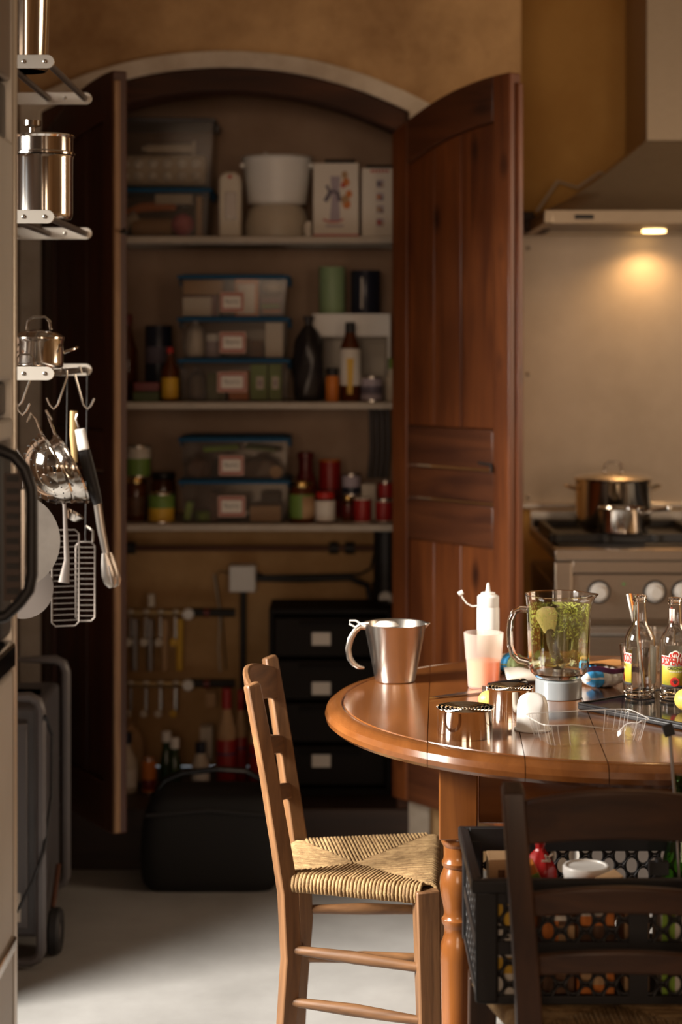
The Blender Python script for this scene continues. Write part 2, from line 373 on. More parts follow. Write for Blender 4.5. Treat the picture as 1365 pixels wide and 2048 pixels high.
# cupboard wall with its arched opening
AX, RI, ZA = -.3145, 1.0253, 1.082                     # arch centre x, inner radius, centre height
HW = .4665
def arch(x, R): return ZA + math.sqrt(max(R*R-(x-AX)**2, 0))
CORN = .488
def arch_band(r0, r1, hw0, hw1, ybot, y0, y1, ztop0=None):
    """frame: two uprights and an arched head between radii r0<r1, half widths hw0<hw1"""
    b = MB(); n = 26
    pts_i = []; pts_o = []
    for i in range(n+1):
        u = -1+2*i/n
        pts_i.append((AX+u*hw0, arch(AX+u*hw0, r0))); pts_o.append((AX+u*hw1, arch(AX+u*hw1, r1)))
    pi = [(AX-hw0, ybot)] + pts_i + [(AX+hw0, ybot)]
    po = [(AX-hw1, ybot)] + pts_o + [(AX+hw1, ybot)]
    k = len(pi)
    vs = [(p[0],y,p[1]) for y in (y0,y1) for p in pi+po]
    fs = []
    for i in range(k-1):
        fs += [[i,i+1,k+i+1,k+i], [2*k+i,3*k+i,3*k+i+1,2*k+i+1], [i,2*k+i,2*k+i+1,i+1], [k+i,k+i+1,3*k+i+1,3*k+i]]
    fs += [[0,k,3*k,2*k],[k-1,3*k-1,4*k-1,2*k-1]]
    return b.add(vs, fs)
HWO, RO = .556, 1.134
b = MB(); n = 30
xs = [AX-HWO+2*HWO*i/n for i in range(n+1)]
fr = [(x, arch(x,RO)) for x in xs]
poly_v = []
for y in (YB, YB+.40):
    poly_v += [(x,y,z) for x,z in fr] + [(x,y,ZC) for x,z in fr]
k = n+1; fs = []
for i in range(n):
    fs += [[i,i+1,k+i+1,k+i],[2*k+i,3*k+i,3*k+i+1,2*k+i+1],[i,2*k+i,2*k+i+1,i+1]]
b.add(poly_v, fs)
b.box(((-2.45+AX-HWO)/2,YB+.2,ZC/2),(AX-HWO+2.45,.4,ZC)); b.box(((AX+HWO+CORN)/2,YB+.2,ZC/2),(CORN-AX-HWO,.4,ZC))
struct(b.build('wall_back','plaster', recalc=True), 'mottled ochre plaster wall above the arched cupboard')
struct(arch_band(1.088, RO, .497, HWO, 0, YB-.012, YB+.20).build('trim_1','white_rim',bevel=.004), 'white plaster rim around the arched opening')
struct(arch_band(RI, 1.088, HW, .497, .165, YB-.004, YB+.12).build('trim_2','doordark',bevel=.004), 'dark wooden arched frame')
# recess behind the cooker
YR = 5.60
struct(MB().box((1.6,YR+.1,ZC/2),(2.3,.2,ZC)).build('wall_recess','ochre'), 'yellow ochre wall behind the cooker hood')
# cupboard interior
YI = 5.64
cup = bpy.data.objects.new('wall_cupboard', None); COL.objects.link(cup); cup['kind'] = 'structure'; cup['label'] = 'plastered inside of the wall cupboard'
MB().box((AX,YI+.02,1.65),(1.10,.04,1.44)).build('back_panel','inner',cup)
MB().box((AX,YI+.02,.55),(1.10,.04,.76)).build('lower_back_panel','innerlow',cup)
for s in (-1,1): MB().box((AX+s*.54,YB+.32,1.2),(.03,.62,2.3)).build('side_panel','inner',cup)
b = MB(); n = 20
b.grid(lambda u,v: Vector((AX+(u*2-1)*.53, YB+.10+v*.56, arch(AX+(u*2-1)*.53, 1.086))), n, 3)
b.build('vault','inner',cup,solid=.02)
struct(MB().box((AX,YB+.26,.0825),(1.02,.52,.165)).build('cupboard_plinth','plinth',bevel=.004), 'dark wooden step at the foot of the cupboard')
SHZ = {1:1.721, 2:1.262, 3:.924}
for i,z in SHZ.items():
    b = MB(); pts = []
    for j in range(13):
        u = j/12; pts.append((AX-.52+1.04*u, 5.245+.012*math.sin(PI*u)))
    poly = pts + [(AX+.52,5.63),(AX-.52,5.63)]
    s_ = MB().prism(poly, z-.019, z, 'xy').build('shelf_board','shelf',cup,bevel=.003)

# doors: panelled leaves with an arched head
def door(idx, hinge, ang, sign, label):
    """local x runs from the hinge to the free edge; sign = +1 hinge on the left"""
    r = bpy.data.objects.new('door_%d' % idx, None); COL.objects.link(r)
    r.location = (hinge[0], hinge[1], 0); r.rotation_euler = (0,0,ang); r['kind'] = 'structure'; r['label'] = label
    w, t, z0 = HW-.004, .040, .205
    R = RI-.006
    def top(x): return ZA+math.sqrt(R*R-(HW-x)**2)
    def board(name, xa, xb, za, zb, m, th=t, off=0, bev=.004, n=8):
        """za / zb: a number or 'arch' minus a drop"""
        if isinstance(zb, tuple):
            poly = [(xa,za)] + [(xb,za)] + [(xb+(xa-xb)*i/n, top(xb+(xa-xb)*i/n)-zb[1]) for i in range(n+1)]
            if isinstance(za, tuple):
                poly = [(xa+(xb-xa)*i/n, top(xa+(xb-xa)*i/n)-za[1]) for i in range(n+1)] + [(xb+(xa-xb)*i/n, top(xb+(xa-xb)*i/n)-zb[1]) for i in range(n+1)]
        else: poly = [(xa,za),(xb,za),(xb,zb),(xa,zb)]
        return MB().prism(poly, -th/2+off, th/2+off, 'xz').build(name, m, r, bevel=bev)
    sw = .062; DW, DH = ('doorout','doorleft_h') if idx == 1 else ('doorwood','doorwood_h')
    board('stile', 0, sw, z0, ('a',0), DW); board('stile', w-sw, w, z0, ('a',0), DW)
    MB().box((w+.004,-sign*.010,(z0+top(w))/2-.01),(.012,.018,top(w)-z0-.03)).build('edge_moulding','doorpale' if idx == 1 else 'doorwood',r,bevel=.003)
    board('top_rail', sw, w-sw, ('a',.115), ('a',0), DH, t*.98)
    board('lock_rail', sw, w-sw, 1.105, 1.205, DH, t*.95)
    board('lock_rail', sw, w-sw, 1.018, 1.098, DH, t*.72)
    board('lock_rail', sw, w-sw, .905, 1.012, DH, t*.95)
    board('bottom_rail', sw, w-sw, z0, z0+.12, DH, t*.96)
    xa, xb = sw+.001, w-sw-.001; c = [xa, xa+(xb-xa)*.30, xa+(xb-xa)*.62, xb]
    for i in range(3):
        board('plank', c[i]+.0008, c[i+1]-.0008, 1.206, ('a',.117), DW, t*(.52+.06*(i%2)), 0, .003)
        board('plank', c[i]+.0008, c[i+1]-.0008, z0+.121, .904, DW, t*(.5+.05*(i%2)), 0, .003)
    for z in (.45, 1.75):
        MB().cyl((-.004,0,z-.05),(-.004,0,z+.05),.008,n=10).build('hinge','darksteel',r)
    if idx == 1:   # small dark latch hook on the free edge
        MB().tube([(w+.012,0,1.70),(w+.028,0,1.705),(w+.036,0,1.695)],.005,6).build('latch_hook','castiron',r)
    else:
        MB().tube([(w-.11,-sign*-.024,1.12),(w-.06,-sign*-.026,1.118),(w-.055,-sign*-.03,1.10)],.004,6).build('latch_hook','castiron',r)
    return r
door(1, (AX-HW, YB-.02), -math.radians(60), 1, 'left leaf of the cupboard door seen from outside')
door(2, (AX+HW, YB-.02), math.radians(-52), -1, 'right pine leaf of the cupboard door folded open')
# worn paint scar on the right leaf shows as a curved dark mark
# ------------------------------------------------------------------ cooker corner
sp = thing('splash_panel','tall brushed steel splash panel on the wall behind the cooker','splash panel',(1.30,YR-.006,.945))
MB().box((0,0,.405),(1.62,.008,.81)).build('panel','steelp',sp)
MB().box((0,-.012,.004),(1.62,.03,.016)).build('ledge','satin',sp,bevel=.002)
for py in (497,747,995):
    MB().sphere((at(1057,YR)-1.30,-.006,zat(py,YR)-.945),(.006,.003,.006),10,6).build('screw','darksteel',sp)
mt = MB().box((0,0,0),(.10,.16,.035)).box((-.02,0,.03),(.06,.10,.03)).build('wall_bracket','plinth',loc=(.548,YR-.09,zat(455,5.5)),bevel=.006)
tag(mt,'short dark wooden bracket on the wall left of the hood','bracket')
# hood
HX0, HX1, HY0 = .537, 1.443, 5.0
hz = zat(446,HY0); hl = zat(420,HY0)
hd = thing('cooker_hood','brushed steel chimney hood above the cooker with its lamp lit','cooker hood',(.99,(HY0+YR)/2,hz))
hw, hdp = (HX1-HX0)/2, (YR-HY0)/2-.014
b = MB(); lz = hl-hz
b.box((0,-hdp+.012,lz/2),(2*hw,.024,lz)).box((-hw+.012,0,lz/2),(.024,2*hdp,lz)).box((hw-.012,0,lz/2),(.024,2*hdp,lz)).box((0,hdp-.012,lz/2),(2*hw,.024,lz))
b.build('lip','hoodsteel',hd,bevel=.002)
dz = zat(282,5.2)-hz; dw, dy0, dy1 = .155, -.10, hdp
vs = [(-hw,-hdp,lz),(hw,-hdp,lz),(hw,hdp,lz),(-hw,hdp,lz),(-dw,dy0,dz),(dw,dy0,dz),(dw,dy1,dz),(-dw,dy1,dz)]
cv = MB()   # slightly hollow sides of the canopy
def canopy(u, v):
    k = v; e = k**.8
    q = [(-1,-1),(1,-1),(1,1),(-1,1)]
    s4 = u*4; i = int(min(s4, 3.999)); f = s4-i
    a, c = q[i], q[(i+1)%4]
    x = a[0]+(c[0]-a[0])*f; y = a[1]+(c[1]-a[1])*f
    wx = hw+(dw-hw)*e; yl = -hdp+(dy0+hdp)*e; yh = hdp
    return Vector((x*wx, yl+(yh-yl)*(y+1)/2, lz+(dz-lz)*k))
cv.grid(canopy, 40, 8, True).build('canopy','hoodsteel',hd,ang=50)
MB().box((0,(dy0+dy1)/2,dz+.5),(2*dw-.004,dy1-dy0-.004,1.0)).build('duct','hoodsteel',hd,bevel=.002)
MB().box((0,0,.012),(2*hw-.05,2*hdp-.05,.004)).build('filter_plate','darksteel',hd)
MB().box((-hw+.105,-hdp-.002,lz*.5),(.05,.004,.012)).build('switch_panel','black',hd)
LX = at(1335,5.25)-.99
MB().lathe([(.034,0),(.034,.006),(.0005,.006)],20,(LX,.17,.003)).build('lamp_lens',mat('lamp_glow',(1,.8,.5),.4,emit=(1.0,.62,.25),est=9),hd)
lp = bpy.data.lights.new('hood_lamp','SPOT'); lp.energy = 13; lp.color = (1,.58,.24); lp.spot_size = math.radians(150); lp.spot_blend = .8; lp.shadow_soft_size = .03
lo = bpy.data.objects.new('hood_lamp',lp); COL.objects.link(lo); lo.parent = hd; lo.location = (LX,.17,-.004)
b = MB().tube([(-hw+.03,.2,lz+.03),(-.36,.22,lz+.12),(-.30,.24,dz-.10),(-.235,.25,dz-.055),(-.16,.26,dz-.065)],.005,6)
tag(b.build('power_cable','cream',loc=hd.location),'thin beige cable looping up beside the steel hood','cable')
# cooker
SX0, SW, SY0, SD, ST = .543, .90, 4.82, .66, .90
st = thing('cooker','wide stainless steel range cooker with black pan supports','cooker',(SX0+SW/2,SY0+SD/2,0))
MB().box((0,.02,.45),(SW-.01,SD-.05,.70)).build('body','cooksteel',st,bevel=.003)
MB().box((0,0,ST-.014),(SW,SD,.028)).build('hob_top','cooksteel',st,bevel=.004)
MB().box((0,.02,ST+.003),(SW-.03,SD-.10,.008)).build('hob_plate','enamel',st,bevel=.003)
MB().box((0,SD/2-.02,ST+.02),(SW,.02,.05)).build('upstand','satin',st,bevel=.002)
for s in (-1,1): MB().box((s*(SW/2-.022),-SD/2+.02,.44),(.044,.04,.86)).build('front_post','cooksteel',st,bevel=.003)
py0 = -SD/2
MB().box((0,py0+.012,ST-.044),(SW-.09,.022,.030)).build('front_strip','cooksteel',st,bevel=.002)
MB().box((0,py0+.022,ST-.120),(SW-.09,.02,.115)).build('control_panel','cooksteel',st,bevel=.002)
kn = MB().lathe([(.024,0),(.024,.004),(.019,.005),(.017,.026),(.014,.030),(.0005,.030)],24,R=Matrix.Rotation(PI/2,3,'X'))
for px in (1200,1312,1368,1425,1490):
    x = at(px,SY0)-(SX0+SW/2); r_ = MB().lathe([(.030,0),(.029,.004),(.0005,.004)],24,R=Matrix.Rotation(PI/2,3,'X')).build('knob_ring','black',st,loc=(x,py0+.012,ST-.1-.008))
    k2 = MB(); k2.v = list(kn.v); k2.f = list(kn.f); k2.build('knob','knob',st,loc=(x,py0+.010,ST-.1-.008))
MB().sphere((at(1250,SY0)-(SX0+SW/2),py0+.011,ST-.088),.003,8,6).build('pilot_light',mat('green_lamp',(.02,.25,.03),.4),st)
MB().box((0,py0+.012,ST-.205),(SW-.09,.03,.022)).build('handle_rail','satin',st,bevel=.003)
MB().box((0,py0+.025,.42),(SW-.10,.03,.52)).build('oven_door','cooksteel',st,bevel=.004)
for s in (-1,1):
    MB().box((s*(SW/2-.20)+.0,py0+.008,.50),(.22,.006,.17)).build('oven_window','blackg',st,bevel=.003)
MB().box((0,py0+.03,.10),(SW-.02,.03,.10)).build('kick_plate','darksteel',st)
for sx in (-1,1):
    for sy in (-1,1): MB().cyl((sx*(SW/2-.05),sy*(SD/2-.06),0),(sx*(SW/2-.05),sy*(SD/2-.06),.11),.018,n=12).build('foot','darksteel',st)
for gx in (-.24,.24):
    g = MB()
    for sy in (-.20,.20): g.box((gx,sy,ST+.018),(.42,.018,.022))
    for sx in (-.19,-.065,.065,.19): g.box((gx+sx,0,ST+.018),(.016,.44,.022))
    for sx in (-.19,.19):
        for sy in (-.2,.2): g.box((gx+sx,sy,ST+.006),(.014,.014,.018))
    g.build('pan_support','castiron',st,bevel=.002)
    for sy in (-.11,.11):
        MB().lathe([(.045,0),(.045,.008),(.03,.012),(.0005,.013)],20,(gx,sy,ST)).build('burner','castiron',st)
PZ = ST+.0295
def pot(name,label,X,Y,z0,r,h,m,handles,lid=None,group=None,rz=0,lip=True):
    t = thing(name,label,'pot',(X,Y,z0),rz,group)
    MB().shell([(r*.93,0),(r*.985,.004),(r,.012),(r,h-.006),(r*1.035,h)],.0022,40).build('body',m,t)
    for a in handles:
        c_, s_ = math.cos(a), math.sin(a); q = []
        for i in range(9):
            u = -1+2*i/8; out = .028*(1-u*u)**.5 if abs(u) < 1 else 0
            tx = u*.032
            q.append(((r+out)*c_-tx*s_, (r+out)*s_+tx*c_, h-.028+out*.35))
        MB().tube(q,.0035,8).build('handle',m,t)
    if lid:
        L = MB().lathe([(r*1.045,h),(r*1.045,h+.003),(r*.8,h+.012),(r*.2,h+.019),(.0005,h+.02)],36).build('lid',m,t)
        if lid == 'loop':
            MB().tube([(-.024,0,h+.018),(-.022,0,h+.035),(-.012,0,h+.044),(.012,0,h+.044),(.022,0,h+.035),(.024,0,h+.018)],.0032,8).build('lid_handle',m,L)
        else: MB().lathe([(.006,h+.018),(.006,h+.026),(.016,h+.03),(.016,h+.038),(.0005,h+.04)],16).build('lid_knob',m,L)
    return t
pot('stock_pot','wide steel stock pot with two handles at the back of the cooker',at(1227,5.16),5.16,PZ,.102,.128,'polish',[PI*.98,.02],'loop')
t = thing('saucepan','small steel saucepan standing in front of the wide stock pot','pot',(at(1243,4.97),4.97,PZ))
MB().shell([(.055,0),(.060,.004),(.061,.06),(.064,.066)],.002,36).build('body','polish',t)
hd2 = MB().tube([(.045,-.04,.052),(.075,-.085,.066),(.10,-.13,.074)],[.006,.005,.007],8,sq=.7).build('handle','polish',t)
MB().sphere((.102,-.133,.075),.008,10,6).build('hanging_ring','polish',hd2)

# ------------------------------------------------------------------ things in the wall cupboard
def sh(px0, px1, pyt, z0, D): return at((px0+px1)/2,D), (px1-px0)/F*D, zat(pyt,D)-z0
def storage_box(name,label,px0,px1,pyt,z0,D,depth=.26,lid='bluelid',card=None,group=None):
    x, w, h = sh(px0,px1,pyt,z0,D)
    t = thing(name,label,'storage box',(x,D+depth/2,z0),0,group)
    hb = h-.012; w0, d0 = w*.90, depth*.92; tk = .002
    b = MB()
    vs = []
    for (ww,dd,zz) in ((w0,d0,0.0),(w*.95,depth*.96,hb),(w*.95-2*tk,depth*.96-2*tk,hb),(w0-2*tk,d0-2*tk,tk)):
        vs += [(-ww/2,-dd/2,zz),(ww/2,-dd/2,zz),(ww/2,dd/2,zz),(-ww/2,dd/2,zz)]
    fs = [[0,1,2,3]]
    for k in (0,4,8):
        for i in range(4): fs.append([k+i,k+(i+1)%4,k+4+(i+1)%4,k+4+i])
    fs.append([12,13,14,15])
    b.add(vs,fs).build('bin','clearbox',t,bevel=.0)
    L = MB().box((0,0,hb+.007),(w,depth,.010)).box((0,0,hb+.013),(w*.9,depth*.9,.004)).build('lid',lid,t,bevel=.003)
    for s in (-1,1): MB().box((s*w*.49,0,hb-.006),(.010,.07,.022)).build('clip',lid,L,bevel=.002)
    if card:
        cx0,cy0,cx1,cy1 = card; cw, ch = (cx1-cx0)/F*D, (cy1-cy0)/F*D
        cz = zat((cy0+cy1)/2,D)-z0; cx = at((cx0+cx1)/2,D)-x
        c_ = MB().box((cx,-depth*.477-.002,cz),(cw,.0015,ch)).build('label_card',M['labelpink'],t)
        MB().box((cx,-depth*.477-.0032,cz),(cw*.86,.0008,ch*.80)).build('red_border',M['labelred'],c_)
        MB().box((cx,-depth*.477-.0040,cz),(cw*.76,.0008,ch*.62)).build('paper','paper',c_)
        q = MB(); n = 4
        pts = [(cx+(-.26+.52*i/16)*cw,-depth*.477-.0050,cz+.07*ch*math.sin(i*2.1)+(.10*ch if i in (1,11) else 0)) for i in range(17)]
        q.tube(pts,.0011,4).build('writing','ink',c_)
    return t
M['labelpink'] = mat('label_card_pink',(.50,.30,.24),.75); M['labelred'] = mat('label_border_red',(.33,.06,.045),.7)
def carton(name,label,cat,px0,px1,py0,py1,D,depth,m,rz=0,panels=(),group=None,z0=None):
    """printed box: px extents of its front face; panels are flat print (x0,x1,y0,y1 in 0..1 from top left, material)"""
    x = at((px0+px1)/2,D); w = (px1-px0)/F*D; zb = zat(py1,D) if z0 is None else z0; h = zat(py0,D)-zb
    t = thing(name,label,cat,(x,D+depth/2,zb),rz,group)
    MB().box((0,0,h/2),(w,depth,h)).build('box',m,t,bevel=.0015)
    for k,(a,b_,c_,d_,pm) in enumerate(panels):
        nm = 'print'
        MB().box((-w/2+w*(a+b_)/2,-depth/2-.0006-.0002*k,h-h*(c_+d_)/2),(w*(b_-a),.0008,h*(d_-c_))).build(nm,pm,t)
    return t
def can(name,label,px0,px1,pyt,z0,D,body,band=None,lid='satin',cat='can',group=None,bandz=(.12,.88)):
    x,w,h = sh(px0,px1,pyt,z0,D); r = w/2
    t = thing(name,label,cat,(x,D+r,z0),0,group)
    MB().lathe([(r*.96,0),(r,.003),(r,h-.003),(r*.97,h)],28).build('body',body,t)
    MB().lathe([(r*1.01,h-.004),(r*1.02,h-.001),(r*1.0,h+.001),(r*.93,h+.001),(r*.92,h-.001),(.0005,h-.001)],28).build('lid',lid,t)
    MB().lathe([(r*.985,-.0),(r*1.015,.001),(r*1.01,.004)],28).build('rim',lid,t)
    if band: MB().lathe([(r*1.004,h*bandz[0]),(r*1.012,h*bandz[0]+.0005),(r*1.012,h*bandz[1]),(r*1.004,h*bandz[1]+.0005)],28,closed=True).build('label_band',band,t)
    return t
def jar(name,label,px0,px1,pyt,z0,D,fill,lid,band=None,cat='jar',group=None,lidh=.018,bandz=(.2,.72)):
    x,w,h = sh(px0,px1,pyt,z0,D); r = w/2; hb = h-lidh
    t = thing(name,label,cat,(x,D+r,z0),0,group)
    MB().lathe([(r*.9,0),(r,.006),(r,hb*.82),(r*.86,hb*.97),(r*.84,hb),(.0005,hb)],28).build('body',fill,t)
    MB().lathe([(r*.88,hb-.002),(r*.92,hb),(r*.92,h-.002),(r*.88,h),(.0005,h)],28).build('lid',lid,t)
    if band: MB().lathe([(r*1.002,hb*bandz[0]),(r*1.015,hb*bandz[0]+.0005),(r*1.015,hb*bandz[1]),(r*1.002,hb*bandz[1]+.0005)],28,closed=True).build('label_band',band,t)
    return t
def bottle(name,label,px0,px1,pyt,z0,D,body,cap,band=None,shoulder=.62,neck=.36,caph=.03,cat='bottle',group=None,bandz=(.12,.5)):
    x,w,h = sh(px0,px1,pyt,z0,D); r = w/2
    t = thing(name,label,cat,(x,D+r,z0),0,group)
    MB().lathe([(r*.9,0),(r,.006),(r,h*shoulder*.94),(r*.92,h*shoulder),(r*(neck+.2),h*(shoulder+.10)),(r*neck,h*(shoulder+.2)),(r*neck,h-caph*.9),(.0005,h-caph*.9)],26).build('body',body,t)
    MB().lathe([(r*neck*1.1,h-caph),(r*neck*1.18,h-caph+.001),(r*neck*1.15,h-.002),(r*neck,h),(.0005,h)],18).build('cap',cap,t)
    if band: MB().lathe([(r*1.002,h*bandz[0]),(r*1.015,h*bandz[0]+.0005),(r*1.015,h*bandz[1]),(r*1.002,h*bandz[1]+.0005)],26,closed=True).build('label_band',band,t)
    return t
def sack(name,label,cat,px0,px1,pyt,z0,D,m,depth=.07,tie=.8,group=None,seed=1,crease=.004):
    """soft bag gathered at the top"""
    x,w,h = sh(px0,px1,pyt,z0,D); rng = random.Random(seed); ph = [rng.uniform(0,6) for _ in range(6)]
    prof = [(.0,0),(.80,0),(1,.05),(1,.3),(.97,.55),(.86,.72),(.5,.84),(.22,.9),(.30,.96),(.36,1)]
    b = MB(); n = 26
    def fn(u,v):
        k = v*(len(prof)-1); i = int(min(k,len(prof)-2)); f = k-i
        rr = prof[i][0]+(prof[i+1][0]-prof[i][0])*f; zz = (prof[i][1]+(prof[i+1][1]-prof[i][1])*f)*h
        a = 2*PI*u; wob = 1+crease*14*math.sin(3*a+ph[0]+zz*30)*min(1,v*3)+crease*10*math.sin(7*a+ph[1]-zz*55)*min(1,v*3)
        return Vector((w/2*rr*wob*math.cos(a), depth/2*rr*wob*math.sin(a), zz))
    b.grid(fn,n,22,True)
    o = b.build(name,m,loc=(x,D+depth/2,z0),ang=60); tag(o,label,cat,group); return o

g1 = 'clear boxes stacked in the cupboard'
z1, z2, z3 = SHZ[1]+.0005, SHZ[2]+.0005, SHZ[3]+.0005
# top shelf
Dt = 5.30
storage_box('storage_box','clear box with blue lid holding a pink ball, left end of top shelf',195,424,376,z1,Dt,.27,'bluelid',group=g1)
storage_box('storage_box','clear box with dark lid holding a white egg tray, left end of top shelf',200,432,236,zat(374,Dt),Dt,.27,'greylid',group=g1)
zi = z1+.004; Di = Dt+.03
tag(MB().sphere((0,0,.033),.033,20,12).build('toy_ball','pink',loc=(at(364,Di),Di+.035,zi)),'pink ball inside the lower clear box','ball')
t = MB().tube([(-.055,0,.026),(.055,0,.026)],.026,14).build('paper_roll','tan',loc=(at(302,Di),Di+.04,zi)); tag(t,'tan cardboard roll inside the lower clear box beside the pink ball','roll')
t = MB().tube([(-.05,0,.02),(0,.0,.032),(.05,0,.045)],[.017,.022,.016],10).build('cloth_bundle','cream',loc=(at(250,Di),Di+.035,zi)); t.rotation_euler=(0,-.35,0); tag(t,'pale cloth bundle in the lower clear box on the top shelf','cloth')
t = MB().tube([(-.075,0,.012),(-.03,0,.03),(.03,.0,.034),(.07,0,.028)],[.010,.014,.014,.008],8,sq=.8).build('orange_packet','orange',loc=(at(300,Di),Di+.05,zi+.054)); tag(t,'orange packet lying above the tan roll in clear box','packet')
carton('card_packet','tan upright card at the right end of the lower clear box','card',392,404,392,470,Di,.16,'tan',z0=zi)
carton('card_packet','flat pale packet lying on top inside the lower clear box','packet',310,385,388,402,Di+.02,.12,'cream',z0=zi+.092)
et = thing('egg_tray','white bubbled plastic egg tray in the dark-lidded clear box','egg tray',(at(322,Di),Di+.06,zat(370,Di)))
ew, eh = 180/F*Di, 62/F*Di
MB().box((0,0,eh/2),(ew,.09,eh)).build('tray','cream',et,bevel=.014,seg=4)
cup0 = MB().lathe([(.0125,0),(.011,.008),(.006,.012),(.0005,.0125)],12,R=Matrix.Rotation(PI/2,3,'X')).build('egg_cup','white',et,loc=(-ew/2+.022,-.044,eh*.30))
for i in range(12):
    if i: piece(cup0,'egg_cup',et,(-ew/2+.022+(i%6)*(ew-.05)/5,-.044,eh*(.30 if i < 6 else .70)))
t = thing('icing_syringe','cream icing syringe lying on top of the white egg tray','syringe',(at(345,Di),Di+.04,zat(307,Di)))
MB().cyl((-.075,0,.018),(.055,0,.018),.013,n=14).build('barrel','cream',t); MB().cyl((-.09,0,.018),(-.075,0,.018),.006,.010,10).build('nozzle','cream',t); MB().box((.058,0,.018),(.008,.03,.04)).build('grip','cream',t,bevel=.002)
t = thing('hand_mixer','slim white hand mixer standing on end beside the clear boxes','mixer',(at(460,Dt),Dt+.05,z1))
mw, mh = 45/F*Dt, zat(343,Dt)-z1
MB().prism([(-mw/2,0),(mw/2,0),(mw/2,mh*.86),(mw*.42,mh*.95),(mw*.2,mh),(-mw*.2,mh),(-mw*.42,mh*.95),(-mw/2,mh*.86)],-.05,.05).build('body','cream',t,bevel=.006)
MB().box((.002,-.0508,mh*.48),(mw*.52,.002,mh*.42)).build('grey_panel','darksteel',t,bevel=.002)
MB().lathe([(.006,0),(.005,.003),(.0005,.003)],12,(0,-.05,mh*.92),R=Matrix.Rotation(PI/2,3,'X')).build('red_button','red',t)
MB().tube([(-.008,-.053,mh*.26),(0,-.054,mh*.30),(.008,-.053,mh*.25)],.002,5).build('mark','paper',t)
t = thing('food_steamer','white steamer with deep bowl on a rounded base, middle of top shelf','steamer',(at(552,Dt),Dt+.11,z1))
ms = Dt/F; hb = zat(412,Dt+.11)-z1; ht = zat(320,Dt+.11)-z1
MB().lathe([(62*ms,0),(66*ms,.006),(66*ms,hb*.45),(58*ms,hb*.86),(48*ms,hb),(.0005,hb)],40).build('base','cream',t)
MB().shell([(50*ms,hb),(60*ms,hb+.006),(70*ms,ht-.02),(71*ms,ht-.006),(73*ms,ht)],.004,40).build('bowl','white',t)
MB().lathe([(71*ms,ht),(74*ms,ht+.002),(70*ms,ht+.008),(.0005,ht+.012)],40).build('lid','white',t)
MB().box((-24*ms,0,ht+.016),(.012,.014,.012)).build('lid_tab','white',t,bevel=.003)
for s in (-1,1): MB().box((s*70*ms,-.01,hb+(ht-hb)*.86),(.012,.05,.014)).build('handle','white',t,bevel=.003)
MB().box((62*ms,-.07,hb*.25),(.02,.02,.03)).build('dial','cream',t,bevel=.003)
tag(MB().box((0,0,.022),(.016,.05,.044)).build('small_carton','paper',loc=(at(617,Dt),Dt+.03,z1),bevel=.002),'small pale carton between white steamer and illustrated white box','carton')
M['greyprint'] = mat('grey_print',(.12,.10,.13),.7); M['lilac'] = mat('lilac_print',(.38,.32,.36),.7)
t = carton('appliance_box','white box printed with a machine and orange fruit, right of steamer','box',627,718,326,470,Dt,.14,'paper',panels=[(0,1,.965,1.0,'red')],z0=z1)
bw, bh = 91/F*Dt, zat(326,Dt)-z1; yf = -.0708
MB().prism([(-.018,bh*.22),(.012,bh*.22),(.008,bh*.55),(.012,bh*.82),(-.016,bh*.82),(-.012,bh*.55)],yf-.0006,yf).build('print','lilac',t)
MB().tube([(-.030,yf,bh*.48),(-.014,yf,bh*.62),(.004,yf,bh*.60),(.010,yf,bh*.48)],.007,6,sq=.15).build('print','greyprint',t)
MB().tube([(-.026,yf,bh*.70),(-.016,yf,bh*.58),(-.004,yf,bh*.66)],.005,6,sq=.15).build('print','greyprint',t)
for (x_,z_,r_,m_) in ((.028,.84,.009,'tan'),(.032,.74,.010,'orange'),(.024,.70,.007,'red'),(.040,.58,.009,'orange'),(.030,.50,.012,'tan'),(.034,.44,.011,'orange')):
    MB().sphere((x_-.004,yf,bh*z_),(r_,.0006,r_*1.2),12,6).build('print',m_,t)
MB().tube([(-.036,yf,bh*.235),(-.02,yf,bh*.205),(.004,yf,bh*.205),(.020,yf,bh*.235)],.003,6,sq=.15).build('print','red',t)
MB().box((-.004,yf,bh*.15),(.05,.0006,.006)).build('print','lilac',t)
tag(MB().box((0,0,.006),(.085,.10,.012)).build('dark_tray','blackg',loc=(at(680,Dt),Dt+.075,zat(326,Dt)+.0006),bevel=.003),'flat dark tray lying on the illustrated white box','tray')
t = carton('appliance_box','white box with a column of small pictures, right end of top shelf','box',724,795,336,470,Dt,.14,'paper',z0=z1)
bh = zat(336,Dt)-z1
for k in range(6): MB().box((-.022+k*.009,yf,bh*.955),(.0062,.0006,.008)).build('print','red',t)
for k,(zz,c1,c2) in enumerate(((.77,'greyprint','tan'),(.58,'orange','greyprint'),(.40,'tan','brown'),(.21,'red','tan'))):
    MB().box((.002,yf,bh*zz),(.020,.0006,.022)).build('print','lilac',t)
    MB().sphere((-.002,yf-.0004,bh*zz),(.006,.0006,.007),10,6).build('print',c1,t); MB().box((.008,yf-.0006,bh*zz-.004),(.006,.0006,.010)).build('print',c2,t)
tag(MB().box((0,0,.005),(.075,.10,.010)).build('dark_tray','blackg',loc=(at(760,Dt),Dt+.075,zat(336,Dt)+.0006),bevel=.003),'flat dark tray lying on the box with small pictures','tray')
